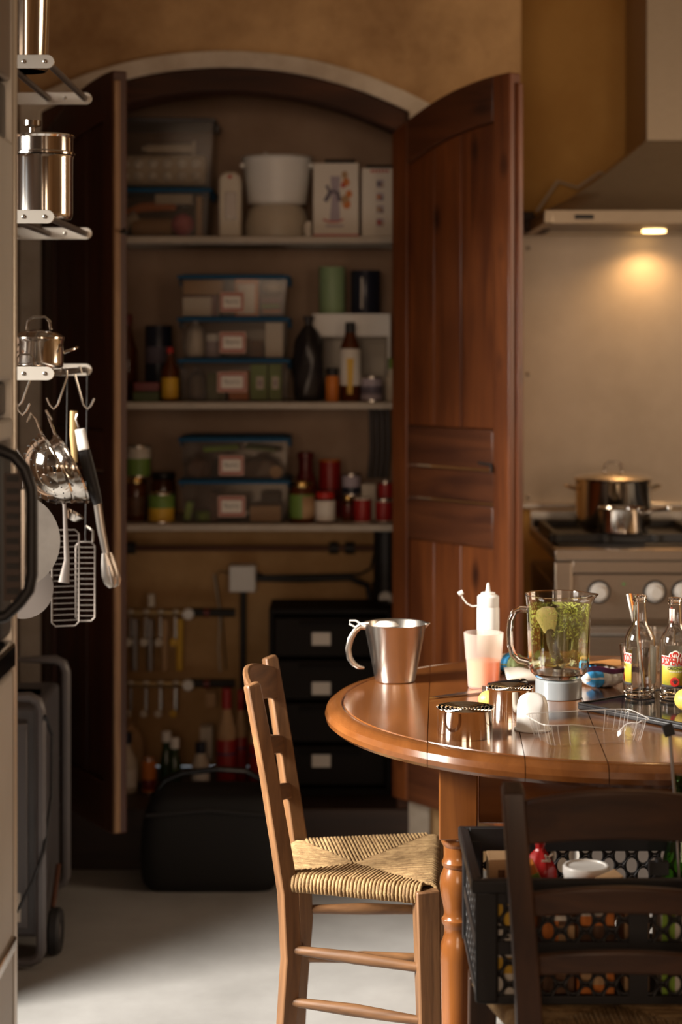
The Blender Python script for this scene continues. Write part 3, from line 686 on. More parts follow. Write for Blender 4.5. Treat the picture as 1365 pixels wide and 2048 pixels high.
# middle shelf
Dm = 5.28
def boxstack(zb, px0, px1, rows, grp, cards, words):
    z = zb
    for (yt, yb, card, lab) in rows:
        storage_box('storage_box',lab,px0,px1,yt,z,Dm,.26,'bluelid',card,grp); z = zat(yt,Dm)+.0045
boxstack(z2, 354, 580, [(718,803,(435,744,494,785),'clear blue-lidded box of green cartons, bottom of the three-box stack'),
    (635,716,(439,664,492,706),'clear blue-lidded box with a white carton, middle of the three-box stack'),
    (550,633,(440,584,488,624),'clear blue-lidded box with a yellow pack, top of the three-box stack')], g1, None, None)
boxstack(z3, 356, 580, [(961,1045,(436,992,491,1034),'clear blue-lidded box with lime packets, lower of the two-box stack'),
    (876,960,(438,911,488,951),'clear blue-lidded box of green bags, upper of the two-box stack')], g1, None, None)
De = Dm+.025
def inbox(n,l,cat,px0,px1,py0,py1,m,depth=.10,rz=0,panels=(),dz=0):
    return carton(n,l,cat,px0,px1,py0,py1,De+dz,depth,m,rz,panels,z0=None)
# in the bottom box of three
inbox('tea_carton','green carton with white square, right one in bottom box','carton',538,563,728,800,'green',.10,0,((.25,.8,.35,.7,'paper'),(.4,.65,.45,.6,'lilac')))
inbox('tea_carton','green carton with white square, left one in bottom box','carton',501,535,728,800,'green',.10,0,((.35,.8,.35,.7,'paper'),(.45,.7,.45,.6,'lilac')))
inbox('orange_carton','orange carton behind the label of the bottom box','carton',458,497,742,800,'orange')
inbox('dull_carton','dull green carton at the label edge of the bottom box','carton',414,450,746,800,mat('olive',(.10,.11,.035),.6))
t = sack('clear_bag','crumpled grey bag at the left of the bottom box','bag',374,410,735,zat(800,De),De,mat('grey_bag',(.16,.13,.11),.35),.08,seed=4)
# middle box
inbox('white_carton','tall cream carton at the right end of the middle box','carton',531,566,645,714,'paper')
sack('white_bag','white paper bag at the left of the middle box','bag',370,408,640,zat(714,De),De,'paper',.08,seed=5)
jar('spice_jar','grey jar with white lid beside the bag in the middle box',410,440,668,zat(714,De),De,'lilac','white')
tag(MB().sphere((0,0,.036),(.045,.035,.036),20,12).build('bread_bun','tan',loc=(at(468,De+.03),De+.06,zat(714,De))),'round tan bun behind the label of the middle box','bun')
inbox('brown_carton','brown packet between the bun and the cream carton in middle box','packet',500,526,680,714,'brown')
# top box
inbox('yellow_pack','yellow pack with cream oval front in the top box','carton',470,517,558,632,'orange',.08,0,((.12,.86,.14,.94,'paper'),))
inbox('white_carton','wide pale carton with red trim low in the top box','carton',366,436,592,632,'paper',.08,0,((.82,1.0,0,1,'darkred'),(0,1,0,.06,'darkred')))
inbox('cream_carton','cream carton lying above the red-trimmed one in top box','carton',366,446,560,589,'tan',.08)
inbox('dark_packet','stack of dark packets at the right of the top box','packet',522,566,590,632,'brown',.08,0,((0,.9,.2,.34,'darkred'),(.05,.85,.45,.6,'green'),(.1,.9,.72,.82,'orange')))
tag(MB().sphere((0,0,.02),(.03,.03,.02),14,8).build('crumpled_bag','cream',loc=(at(545,De),De+.05,zat(588,De))),'small crumpled cream bag on the dark packets in the top box','bag')
# two-box stack contents
inbox('dried_food_pack','grey brown pack at the left of the lower lime box','packet',420,436,985,1043,'brown')
inbox('rice_pack','tan pack at the right of the lower lime box','packet',500,562,1012,1043,'tan',.09)
inbox('rice_pack','dull pack standing behind the tan one in lower lime box','packet',522,560,984,1042,mat('dull_pack',(.12,.085,.055),.5),.05,dz=.11)
lime = mat('lime_packet',(.26,.42,.05),.45)
tag(MB().box((0,0,.012),(.05,.05,.024),rz=.4).build('lime_packet',lime,loc=(at(408,De),De+.05,zat(1043,De)),bevel=.004),'lime packet lying at the left of the lower box','packet')
tag(MB().box((0,0,.016),(.02,.05,.05),ry=.2).build('lime_packet',lime,loc=(at(376,De),De+.04,zat(1043,De)+.012),bevel=.003),'lime packet standing in the left corner of the lower box','packet')
sack('bean_bag','brown bag at the left of the upper green-bag box','bag',368,420,907,zat(957,De),De,'brown',.09,seed=8,crease=.008)
sack('bean_bag','dark bag behind the label of the upper green-bag box','bag',425,485,909,zat(957,De),De+.03,mat('dark_bag',(.06,.045,.035),.4),.09,seed=9,crease=.008)
sack('bean_bag','grey brown bag at the right of the upper green-bag box','bag',488,560,908,zat(957,De),De,mat('greybrown_bag',(.15,.10,.07),.4),.09,seed=10,crease=.008)
tag(MB().box((0,0,.01),(.10,.09,.014),rz=.1,ry=-.06).build('lime_bag',lime,loc=(at(438,De),De+.07,zat(905,De)),bevel=.005),'lime green bag lying on top in the upper box','bag')
tag(MB().box((0,0,.01),(.09,.08,.014),rz=-.2,ry=.1).build('olive_bag',mat('olive_bag',(.12,.15,.05),.4),loc=(at(525,De),De+.07,zat(905,De)),bevel=.005),'olive green bag lying on top right in the upper box','bag')
t = MB().cyl((0,-.001,.018),(0,.05,.018),.018,n=18).build('wrapped_cheese','tan',loc=(at(552,De),De-.004,zat(957,De))); tag(t,'round reddish tin at the right corner of the upper box','tin')
# middle shelf left
bottle('sauce_bottle','tall dark sauce bottle with red cap, left end of middle shelf',234,272,628,z2,5.42,'amber','darkred',None,.6,.45,.03)
can('coffee_tin','dark blue tin behind small sauce bottle on the middle shelf',287,342,652,z2,5.40,'navy','greyprint',bandz=(.5,.72),lid='navy',cat='tin')
bottle('seasoning_bottle','small dark bottle with red cap and yellow label on middle shelf',321,356,695,z2,5.29,'amber','red','yellow',.62,.34,.016,bandz=(.06,.44))
carton('flat_pack','red pack lying on a green one, left end of middle shelf','packet',268,318,765,783,5.29,.10,'darkred',z0=zat(783,5.29)+.001)
carton('flat_pack','green pack lying flat under the red one on middle shelf','packet',266,318,784,802,5.29,.11,mat('dull_green',(.06,.08,.02),.5),z0=z2)
# middle shelf right
blk = mat('black_foil',(.022,.018,.018),.3,bump=.3,bs=40)
sack('pasta_bag','shiny black foil bag gathered at the top, beside the clear boxes','bag',586,648,632,z2,5.30,blk,.09,seed=3,crease=.006)
t = thing('wire_riser','white metal riser with slotted side carrying the two tins','riser',(at(703,5.44),5.52,z2))
rw, rh = 156/F*5.44, zat(627,5.44)-z2
MB().box((0,0,rh-.004),(rw,.18,.008)).build('top_plate','white',t,bevel=.002)
MB().box((0,-.086,rh-.036),(rw,.006,.062)).build('front_plate','white',t,bevel=.002)
for s in (-1,1): MB().box((s*(rw/2-.004),0,rh/2-.004),(.008,.18,rh-.008)).build('leg','white',t)
for k in range(7): MB().box((rw*.18+k*.0115,-.05,rh*.62),(.003,.004,.04)).build('slat','cream',t)
for zz in (.54,.70): MB().box((rw*.28,-.05,rh*zz),(.10,.004,.003)).build('slat','cream',t)
MB().box((0,.085,rh/2),(rw-.02,.004,rh-.02)).build('back_plate','cream',t)
zt = zat(627,5.44)+.0008
can('tea_tin','pale green tea tin standing on the white riser',638,691,534,zt,5.44,'tin_green',None,'tin_green','tin')
t = can('tea_tin','black tea tin with pale stripe standing on the white riser',702,762,541,zt,5.44,'navy',None,'navy','tin')
MB().box((-.0115,-.0418,.058),(.005,.0012,.09)).build('print','paper',t)
bb = bottle('oil_bottle','oil bottle with long black cap and pale label on middle shelf',680,722,644,z2,5.30,'amber','black','paper',.70,.42,.05,bandz=(.2,.66))
MB().prism([(-.008,.02),(.006,.02),(.010,.12),(-.010,.12)],-.0326,-.0318).build('print','yellow',bb)
jar('spice_jar','small orange spice jar with dark lid on the middle shelf',651,679,736,z2,5.29,'orange','black',None,lidh=.02)
can('mustard_tin','small patterned grey tin beside the oil bottle',722,767,754,z2,5.29,'lilac','greyprint',cat='tin',bandz=(.3,.62))
bottle('squeeze_flask','pale flask with green top at the right end of middle shelf',771,800,716,z2,5.31,'cream','green',None,.55,.5,.03)
# low shelf left
can('green_can','tall green and white can standing on a jar, low shelf',250,299,893,zat(955,5.34),5.34,'green','cream',cat='can',bandz=(.6,.95))
jar('sauce_jar','brown sauce jar with gold lid beneath the green can',247,292,955,z3,5.33,'amber','gold','brown',bandz=(.15,.65),lidh=.016)
jar('honey_jar','dark jar with black lid standing behind the yellow fruit can',299,350,946,z3,5.44,'amber','black')
can('fruit_can','can of yellow fruit with green and white label, low shelf',294,347,988,z3,5.28,'yellow','green',bandz=(.5,.95))
jar('red_jar','small reddish jar hidden at the left end of low shelf',222,243,990,z3,5.33,'brown','brown')
# low shelf right
bottle('syrup_bottle','tall dark red bottle standing behind the gold-lidded jar',588,634,905,z3,5.44,'darkred','darkred',None,.5,.62,.02)
jo = jar('olive_jar','gold-lidded jar with a green and orange label, low shelf',578,629,964,z3,5.28,'amber','gold','green',bandz=(.12,.78),lidh=.014)
MB().grid(lambda u,v: Vector((.0364*math.cos(-1.5+u*1.3), .0364*math.sin(-1.5+u*1.3), .012+v*.062)),10,3).build('print','tan',jo,solid=.0004)
can('crisps_tin','red tin with orange lid standing behind the red-lidded jar',638,682,921,z3,5.44,'canred','darkred','orange','tin',bandz=(.3,.5))
jar('jam_jar','white-labelled jar with a red lid, low shelf',630,671,985,z3,5.28,'amber','red','paper',bandz=(.08,.88),lidh=.016)
can('blue_can','blue and white can standing on a small dark jar',684,722,950,zat(992,5.36),5.36,'lilac','navy',bandz=(.1,.4))
jar('paste_jar','small dark jar with gold lid under the blue and white can',683,710,992,z3,5.34,'amber','gold','darkred',lidh=.01)
can('tomato_can','small red can with pale top, in front row of low shelf',708,743,997,z3,5.28,'canred','canred','cream')
can('tomato_can','red and white can at the right end of low shelf',752,786,1000,z3,5.28,'cream','canred',bandz=(.1,.9))
can('tomato_can','red can stacked above the red and white can',756,788,965,zat(999,5.30),5.30,'canred',None)
carton('salt_box','pale box standing between the small cans, low shelf','box',724,752,968,1045,5.38,.06,'cream',z0=z3)
# grey tubes hanging in the right back corner
for k in range(4):
    x0 = at(742+k*11,5.56)
    o = MB().tube([(x0,5.57,1.235),(x0+.003,5.56,1.12),(x0-.004,5.565,1.03)],.0075,8).build('hose',mat('grey_hose',(.07,.06,.058),.5) if k == 0 else bpy.data.materials['grey_hose'])
    tag(o,'grey hose hanging from the shelf in the right corner of the cupboard','hose','bundle of grey hoses')
# ------------------------------------------------------------------ lower part of the cupboard: pipes, manifold, chest, bottles
zp = SHZ[3]
Dp = 5.612
pz = zat(1096,Dp)
t = thing('water_pipe','brown copper pipe running under the lowest shelf','pipe',(AX,Dp,pz))
MB().cyl((-.51,0,0),(.51,0,0),.0095,n=12).build('tube','copper',t)
for px in (262,668,700):
    x = at(px,Dp)-AX
    MB().cyl((x-.014,0,0),(x+.014,0,0),.018,n=10).build('fitting','castiron',t)
MB().tube([(at(668,Dp)-AX,0,0),(at(668,Dp)-AX,-.02,.016)],.007,8).build('valve','castiron',t)
t = thing('junction_box','white electrical junction box on the ochre cupboard back','junction box',(at(486,5.60),5.60,zat(1182,5.60)))
jw, jh = 53/F*5.6, 53/F*5.6
MB().box((0,0,jh/2),(jw,.06,jh)).build('case','white',t,bevel=.004); MB().box((0,-.031,jh/2),(jw*.94,.004,jh*.94)).build('cover','white',t,bevel=.002)
tag(MB().tube([(at(512,5.6),5.60,zat(1157,5.6)),(at(600,5.6),5.60,zat(1159,5.6)),(at(700,5.6),5.60,zat(1156,5.6)),(at(735,5.6),5.59,zat(1170,5.6)),(at(741,5.6),5.58,zat(1200,5.6)),(at(741,5.6),5.58,zat(1290,5.6))],.009,10).build('black_conduit','black'),'thick black conduit running right from the junction box','conduit')
tag(MB().tube([(at(512,5.6),5.60,zat(1145,5.6)),(at(530,5.6),5.595,zat(1152,5.6)),(at(720,5.6),5.59,zat(1148,5.6)),(at(742,5.6),5.58,zat(1135,5.6)),(at(750,5.6),5.57,zat(1100,5.6))],.004,8).build('black_conduit','black'),'thin black cable above the thick conduit from the junction box','cable')
tag(MB().tube([(at(487,5.6),5.60,zat(1184,5.6)),(at(486,5.6),5.60,zat(1370,5.6)),(at(490,5.6),5.60,zat(1420,5.6))],.0095,10).build('black_conduit','black'),'thick black conduit dropping straight down from the junction box','conduit')
t = thing('waste_pipe','wide black vertical pipe in the right corner of the cupboard','pipe',(at(772,5.56),5.56,.166))
MB().cyl((0,0,0),(0,0,.735),.036,n=20).build('tube','black',t)
for z in (.30,.52): MB().cyl((0,0,z),(0,0,z+.04),.041,n=20).build('collar','black',t)
tag(MB().lathe([(.018,0),(.02,.01),(.02,.03),(.016,.034),(.0005,.034)],16,R=Matrix.Rotation(PI/2,3,'X')).build('drain_cap','white',loc=(at(772,5.5),5.52,zat(1196,5.5))),'round white cap on the wide black pipe','cap')
for (px,a,b_) in ((432,1150,1235),(438,1150,1340),(448,1235,1345)):
    pass
tag(MB().tube([(at(428,5.6),5.615,zat(1150,5.6)),(at(434,5.6),5.61,zat(1190,5.6)),(at(440,5.6),5.61,zat(1225,5.6)),(at(437,5.6),5.61,zat(1300,5.6)),(at(440,5.6),5.61,zat(1345,5.6))],.0028,6).build('thin_wire','cream'),'thin pale wire hanging left of the junction box','wire')
tag(MB().tube([(at(468,5.6),5.60,zat(1150,5.6)),(at(440,5.6),5.61,zat(1142,5.6)),(at(432,5.6),5.61,zat(1154,5.6)),(at(446,5.6),5.61,zat(1260,5.6)),(at(452,5.6),5.61,zat(1340,5.6))],.002,6).build('thin_wire','castiron'),'thin dark wire looping left from the junction box','wire')
def manifold(label, py, pyd, bodies, caps):
    D = 5.54; z = zat(py,D)
    t = thing('heating_manifold',label,'manifold',(at(300,D),D,z))
    x0 = at(215,D)-at(300,D); x1 = at(372,D)-at(300,D); xe = at(470,D)-at(300,D)
    MB().cyl((x0,0,0),(x1,0,0),.010,n=12).build('bar','brass',t)
    MB().cyl((x1+.01,.01,0),(xe,.01,-.002),.012,n=12).build('feed_pipe','castiron',t)
    MB().lathe([(.017,0),(.017,.006),(.014,.010),(.0005,.010)],18,(x1+.008,-.014,-.002),R=Matrix.Rotation(PI/2,3,'X')).build('gauge','white',t)
    for k,px in enumerate((262,293,322,352)):
        x = at(px,D)-at(300,D)
        MB().cyl((x,-.004,-.012),(x,-.004,-.085),.0055,n=8).build('tail_pipe','satin',t)
        MB().sphere((x,-.008,.004),(.010,.010,.008),10,6).build('valve_head','cream',t)
        if bodies: MB().cyl((x+.010,.006,-.02),(x+.010,.006,-.17),.012,.010,10).build('flow_tube',('darksteel','darksteel','tan','yellow')[k],t)
        MB().lathe([(.0125 if bodies else .008,0),(.011,.008),(.0005,.009)],14,(x-.006,-.012,-.085),R=Matrix.Rotation(PI/2,3,'X')).build('cap','cream' if k < 3 else 'yellow',t)
    MB().cyl((at(408,D)-at(300,D),-.006,0),(at(420,D)-at(300,D),-.006,0),.013,n=12).build('red_valve','darkred',t)
    return t
manifold('upper brass heating manifold with round white gauge and valve heads',1225,1290,True,True)
manifold('lower brass heating manifold with round white gauge near the bottles',1367,1415,False,True)
tag(MB().box((0,0,.02),(.02,.02,.04)).build('vent_cap','cream',loc=(at(303,5.54),5.54,zat(1222,5.54)+.012),bevel=.004),'small cream air vent on the upper manifold','air vent')
# chest of drawers
D0 = 5.30; x, w, h = sh(538,782,1218,.165,D0)
ch = thing('drawer_chest','black plastic drawer chest with white labels in the bottom of cupboard','drawer chest',(x,D0+.10,.1655))
blackc = mat('chest_black',(.008,.006,.005),.6,spec=.15)
MB().box((0,.0,h-.008),(w,.20,.016)).build('top',blackc,ch,bevel=.003); MB().box((0,0,.008),(w,.20,.016)).build('bottom',blackc,ch)
for s in (-1,1): MB().box((s*(w/2-.006),0,h/2),(.012,.20,h-.034)).build('side',blackc,ch)
nd = 4; dh = (h-.04)/nd
M['drawer'] = mat('drawer_smoke',(.011,.008,.006),.6,spec=.15)
for k in range(nd):
    zc = .02+dh*(k+.5)
    d_ = MB().box((0,-.004,zc),(w-.030,.185,dh-.010)).build('drawer','drawer',ch,bevel=.004)
    MB().box((0,-.100,zc+dh*.32),(w*.5,.010,.010)).build('handle',blackc,d_,bevel=.002)
    py = {3:1278,2:1377,0:1522}.get(k)
    if py: MB().box((at(643,D0)-x,-.0990,zat(py,D0)-.1655),(37/F*D0,.0016,25/F*D0)).build('label_card','paper',d_)
# bottles along the cupboard floor
zb = .1655; gB = 'bottles on the cupboard floor'
bottle('detergent_jug','tall white plastic jug at the left of the cupboard floor',222,272,1470,zb,5.30,'cream','navy','paper',.55,.5,.03,group=gB,bandz=(.1,.4))
sack('paper_sack','brown paper sack behind the white jug','sack',226,287,1448,zb,5.42,'tan',.09,seed=12)
can('orange_can','small orange can between the white jug and green bottles',283,311,1520,zb,5.31,'orange','darkred',bandz=(.1,.4))
bottle('green_bottle','green bottle with white cap, left one of the pair on cupboard floor',318,346,1465,zb,5.36,mat('dull_green_bottle',(.02,.045,.015),.15),'white',None,.5,.6,.03,group=gB)
bottle('green_bottle','green bottle with white cap, right one of the pair on cupboard floor',335,362,1478,zb,5.30,bpy.data.materials['dull_green_bottle'],'white',None,.5,.6,.03,group=gB)
bottle('milk_bottle','white plastic bottle with dark cap beside the green bottles',382,418,1488,zb,5.30,'cream','navy','white',.6,.5,.03,group=gB,bandz=(.08,.4))
carton('pale_carton','pale carton standing behind the white bottle with dark cap','carton',400,425,1455,1520,5.44,.06,'cream')
for (a,b_,pt,D,l) in ((432,472,1380,5.34,'tall red spray can with white shoulder, left of the three'),(468,494,1382,5.42,'tall red spray can with white shoulder, middle of the three'),(497,540,1395,5.32,'tall red spray can with white shoulder, right of the three')):
    t = bottle('spray_can',l,a,b_,pt,zb,D,'tan','canred','canred',.62,.42,.058,cat='spray can',group='red spray cans on the cupboard floor',bandz=(.0,.50))
    r_ = (b_-a)/2/F*D
    MB().lathe([(r_*1.005,.10),(r_*1.02,.1005),(r_*1.02,.106),(r_*1.005,.1065)],24,closed=True).build('blue_stripe','bluelid',t)
carton('cork_block','pale cork block hung above the spray cans','block',412,432,1385,1415,5.5,.03,'tan')
# black bag on the floor
Db = 4.93
bg = thing('tool_bag','large black bag with arched handle on the floor before the cupboard','bag',(at(420,Db),Db+.10,0))
bw, bh = 285/F*Db, zat(1592,Db)
rows = [(.88,0),(.97,.02),(1.0,.07),(1.0,bh*.45),(.97,bh*.7),(.90,bh*.88),(.80,bh*.97),(.66,bh),(0.001,bh)]
def bagf(u,v):
    k = v*(len(rows)-1); i = int(min(k,len(rows)-2)); f = k-i
    rr = rows[i][0]+(rows[i+1][0]-rows[i][0])*f; zz = rows[i][1]+(rows[i+1][1]-rows[i][1])*f
    a = 2*PI*u; c_, s_ = math.cos(a), math.sin(a); e = .32
    return Vector((math.copysign(abs(c_)**e,c_)*bw/2*rr, math.copysign(abs(s_)**e,s_)*.115*rr, zz))
bagm = mat('black_nylon',(.004,.0037,.004),.75,bump=.2,bs=200)
MB().grid(bagf,48,20,True).add([bagf(i/24,0) for i in range(24)],[list(range(24))]).build('body',bagm,bg,ang=60)
hp = [(at(px,Db)-at(420,Db),-.02,zat(py,Db)) for px,py in ((295,1640),(302,1605),(325,1575),(360,1560),(430,1552),(490,1556),(525,1575),(545,1605),(550,1640))]
MB().tube(hp,.0085,10).build('handle','blackg',bg)
MB().tube([(-bw*.45,-.108,bh*.80),(0,-.112,bh*.86),(bw*.45,-.108,bh*.80)],.004,6).build('zip','rubber',bg)

# ------------------------------------------------------------------ steel unit at the left edge
UX, UY0, UY1 = -.486, 2.42, 2.85
un = thing('steel_cabinet','tall stainless steel appliance column at the left edge of the view','cabinet',(UX-.30,(UY0+UY1)/2,0))
uz = lambda py: zat(py,2.80)
def upanel(name, za, zb_, m, proud=0.0, y0=UY0, y1=UY1-.034):
    MB().box((.30-.02+proud/2,(y0+y1)/2-(UY0+UY1)/2,(za+zb_)/2),(.04+proud,y1-y0,zb_-za)).build(name,m,un,bevel=.006)
MB().box((-.02,-.02,.47),(.55,UY1-UY0-.06,.88)).build('lower_case','steel',un)
MB().box((-.02,-.02,1.66),(.55,UY1-UY0-.06,.72)).build('upper_case','darksteel',un)
MB().box((-.29,0,1.1),(.02,UY1-UY0-.03,.40)).build('niche_back','darksteel',un)
MB().box((.28,(UY1-UY0)/2-.016,1.01),(.042,.030,2.02)).build('corner_post','rackalu',un,bevel=.004)
upanel('top_door',uz(160),2.02,'darksteel',-.004); upanel('grille_band',uz(278),uz(165),'black',-.012)
upanel('steel_door',uz(760),uz(282),'unitsteel'); upanel('control_strip',uz(832),uz(764),'black',-.012)
upanel('trim_rail',uz(878),uz(836),'unitsteel')
upanel('counter_edge',uz(1340),uz(1285),'blackg',.004); upanel('lower_door',uz(1880),uz(1344),'unitsteel'); upanel('lower_drawer',.03,uz(1886),'unitsteel')
MB().box((.292,.06,uz(1890)),(.028,.24,.02)).build('handle','satin',un,bevel=.004)
# black framed appliance sitting in the niche
gz0 = uz(1285)+.0005; gD = 2.70
gv = thing('toaster_oven','black framed appliance with slotted side in the niche of the cabinet','appliance',(at(0,gD)-.10,gD+.09,gz0))
gx = lambda px: at(px,gD)-at(0,gD)+.10
gzz = lambda py: zat(py,gD)-gz0
MB().box((.0,.02,(gzz(900)+.0)/2),(.19,.14,gzz(900))).build('case','rubber',gv,bevel=.02,seg=3)
pl = [(-60,900),(0,900),(28,912),(50,938),(63,975),(64,1000),(64,1150),(58,1180),(40,1205),(12,1232),(-60,1250)]
MB().tube([(gx(a_),-.09,gzz(b_)) for a_,b_ in pl],.0085,10).build('frame_tube','black',gv)
MB().box((gx(45),-.083,gzz(1080)),(.008,.008,gzz(975)-gzz(1180))).build('steel_strip','satin',gv,bevel=.002)
MB().box((gx(24),-.080,gzz(1075)),(.026,.006,gzz(945)-gzz(1200))).build('side_grille',mat('dark_grille',(.045,.022,.012),.5),gv)
for k in range(10): MB().box((gx(24),-.084,gzz(958+k*25)),(.017,.004,.008)).build('slot','castiron',gv)

# ------------------------------------------------------------------ pan racks on the side wall
RXF, RXB, RY0, RY1 = -.543, -.868, 3.60, 4.14
for yy,ll in ((RY0,'slim steel post carrying the near end of the racks'),):
    t = thing('rack_upright',ll,'post',(RXB-.014,yy,0),0,'steel posts carrying the racks')
    MB().box((0,0,ZC/2),(.026,.026,ZC-.002)).build('upright','rackalu',t); MB().box((0,0,.004),(.08,.08,.008)).build('foot_plate','rackalu',t)
def rack(label, z):
    t = thing('pan_rack',label,'rack',(RXB,RY0,z),0,'aluminium racks')
    L = RXF-RXB; hgt = .026
    for y in (0, RY1-RY0):
        pts = [(0,-hgt/2)]
        for i in range(9):
            a = -PI/2+PI*i/8; pts.append((L-hgt/2+hgt/2*math.cos(a), hgt/2*math.sin(a)))
        pts.append((0,hgt/2))
        br = MB().prism(pts, y-.003, y+.003).build('bracket','rackalu',t,bevel=.001)
        for xx in (L-.018, L-.058):
            MB().sphere((xx,y-.003,0),(.0045,.002,.0045),10,6).build('screw','satin',br)
    for xx in (.05,.14,.23,L-.015):
        MB().cyl((xx,.003,0),(xx,RY1-RY0-.003,0),.0068,n=12).build('rod','darksteel',t)
    return t
ZR = (1.957, 1.663, 1.366)
rack('top aluminium rack carrying a tall steel canister',ZR[0]); rack('middle aluminium rack carrying a lidded steel pot',ZR[1]); rack('lowest aluminium rack with utensils hanging from hooks',ZR[2])
zk = .0070
t = thing('steel_canister','tall polished steel canister on the top rack','canister',(at(46,3.78),3.78,ZR[0]+zk))
MB().shell([(.044,0),(.049,.003),(.0495,.01),(.058,.30),(.060,.303)],.0015,40).build('body','polish',t)
MB().lathe([(.045,.0),(.046,-.0),(.046,.012),(.0505,.012),(.0505,.006)],36).build('base_ring','polish',t)
t = pot('steamer_pot','double steel pot with knobbed lid on the middle rack',at(86,3.78),3.78,ZR[1]+zk,.0595,.125,'polish',[],None)
s2 = MB().lathe([(.0595,.126),(.064,.127),(.064,.131),(.0598,.134),(.0598,.160),(.063,.164),(.062,.167),(.0005,.172)],40).build('upper_pan','polish',t)
MB().lathe([(.006,.170),(.006,.182),(.018,.186),(.018,.196),(.0005,.198)],16,(-.022,0,0)).build('lid_knob','polish',s2)
pot('small_pot','shallow polished pot with side handle on the lowest rack',at(78,3.86),3.86,ZR[2]+zk,.050,.060,'polish',[.15,PI*1.12],'loop')
t = thing('pot_lid','small pot lid with loop handle lying on the lowest rack','lid',(at(50,3.68),3.68,ZR[2]+zk))
MB().lathe([(.046,0),(.048,.002),(.030,.008),(.0005,.010)],30).build('disc','polish',t)
MB().tube([(-.016,0,.008),(-.016,0,.022),(-.009,0,.029),(.009,0,.029),(.016,0,.022),(.016,0,.008)],.0022,8).build('handle','polish',t)
def hook(px, y, zt, zl, label, flip=1):
    x = px
    pts = [(x+flip*.004,y,zt-.006),(x,y,zt+.009),(x-flip*.010,y,zt+.004),(x-flip*.010,y,zt-.01),(x+flip*.004,y,zl+.02),(x+flip*.008,y,zl+.008),(x+flip*.016,y,zl),(x+flip*.024,y,zl+.008),(x+flip*.030,y,zl+.022)]
    return tag(MB().tube(pts,.0022,8).build('hanging_hook','satin'),label,'hook','hooks on the lowest rack')
zrl = ZR[2]; zh = zat(820,3.8)
rodx = [RXB+.05,RXB+.14,RXB+.23,RXF-.015]
hook(rodx[2]+.008,3.66,zrl,zat(830,3.66),'nearest steel hook hanging from the lowest rack')
hook(rodx[2]+.008,3.80,zrl,zat(812,3.8),'second steel hook from the near end of the lowest rack',-1)
hook(rodx[3]+.008,3.74,zrl,zat(818,3.74),'steel hook on the front rod holding the bowl strainers',-1)
hook(rodx[3]+.008,4.00,zrl,zat(818,4.0),'steel hook on the front rod holding the tongs')
# bowl strainers
def bowl(label, c, r, m, depth, holes=0, hang=None):
    ax = Vector((-.86,-.30,-.42)).normalized()
    R = ax.to_track_quat('Z','Y').to_matrix()
    t = thing('colander',label,'colander',c)
    prof = [(r*math.cos(a), depth*math.sin(a)) for a in [PI/2*i/10 for i in range(11)]]
    out = [(max(p[0],.0004),p[1]) for p in prof]
    inn = [(max(p[0]-.0012,.0003),max(p[1]-.0012,0)) for p in reversed(out)]
    MB().lathe(out+inn,40,R=R,closed=True).build('bowl',m,t)
    rim = MB().lathe([(r,-.003),(r+.005,-.002),(r+.005,.002),(r,.003)],40,R=R,closed=True).build('rim','polish',t)
    if holes:
        hb = MB()
        for j,a in enumerate((.25,.5,.75,1.0,1.25)):
            nn = int(26*math.cos(a))+3
            for i in range(nn):
                b_ = 2*PI*i/nn+j*.3
                p = R @ Vector((r*math.cos(a)*math.cos(b_)*1.003, r*math.cos(a)*math.sin(b_)*1.003, depth*math.sin(a)*1.003))
                hb.sphere(p,.0016,6,4)
        h_ = hb.build('perforations','castiron',t); h_['kind'] = 'stuff'
    if hang: MB().tube([Vector(p)-Vector(c) for p in hang],.0025,8).build('hanging_loop','polish',t)
    return t
D1 = 3.74
c1 = (at(112,D1),D1,zat(936,D1))
bowl('polished steel colander bowl catching the light, front one on the rack hooks',c1,.072,'mirror',.062,1,[(at(84,D1),D1,zat(868,D1)),(at(72,D1),D1,zat(838,D1)),(at(62,D1),D1,zat(826,D1)),(at(55,D1),D1,zat(845,D1))])
D2 = 3.90
bowl('darker steel strainer bowl hanging behind the polished colander',(at(142,D2),D2,zat(938,D2)),.074,'polish',.055,0,[(at(110,D2),D2,zat(868,D2)),(at(98,D2),D2,zat(835,D2)),(at(92,D2),D2,zat(820,D2)),(at(104,D2),D2,zat(840,D2))])
# tongs
tg = thing('tongs','steel tongs with black grips and white end hanging beside the left door','tongs',(at(180,3.98),3.98,zat(1010,3.98)))
def tp(px,py,dy=0): return Vector((at(px,3.98)-at(180,3.98), dy, zat(py,3.98)-zat(1010,3.98)))
MB().tube([tp(160,858),tp(168,900)],[.011,.012],12,sq=.6).build('white_end','white',tg,bevel=.002)
MB().tube([tp(155,828),tp(152,838),tp(158,856)],.0025,6).build('hanging_ring','satin',tg)
MB().tube([tp(169,902),tp(178,940),tp(190,985),tp(196,1008)],[.013,.014,.012,.010],12,sq=.6).build('grip','black',tg)
MB().tube([tp(195,1006),tp(203,1060),tp(212,1105),tp(216,1118)],[.009,.009,.008,.008],10,sq=.5).build('arm','satin',tg)
for s in (1,-1):
    q = [tp(214,1106),tp(218,1126),tp(222,1148),tp(226,1164),tp(229,1174)]
    MB().tube([p+Vector((s*.004,s*.008,0)) for p in q],[.006,.012,.0155,.014,.006],12,sq=.3).build('scalloped_end','satin',tg)
MB().tube([tp(219,1130,-.013),tp(223,1150,-.014),tp(226,1166,-.013)],.0016,6).build('groove','darksteel',tg)
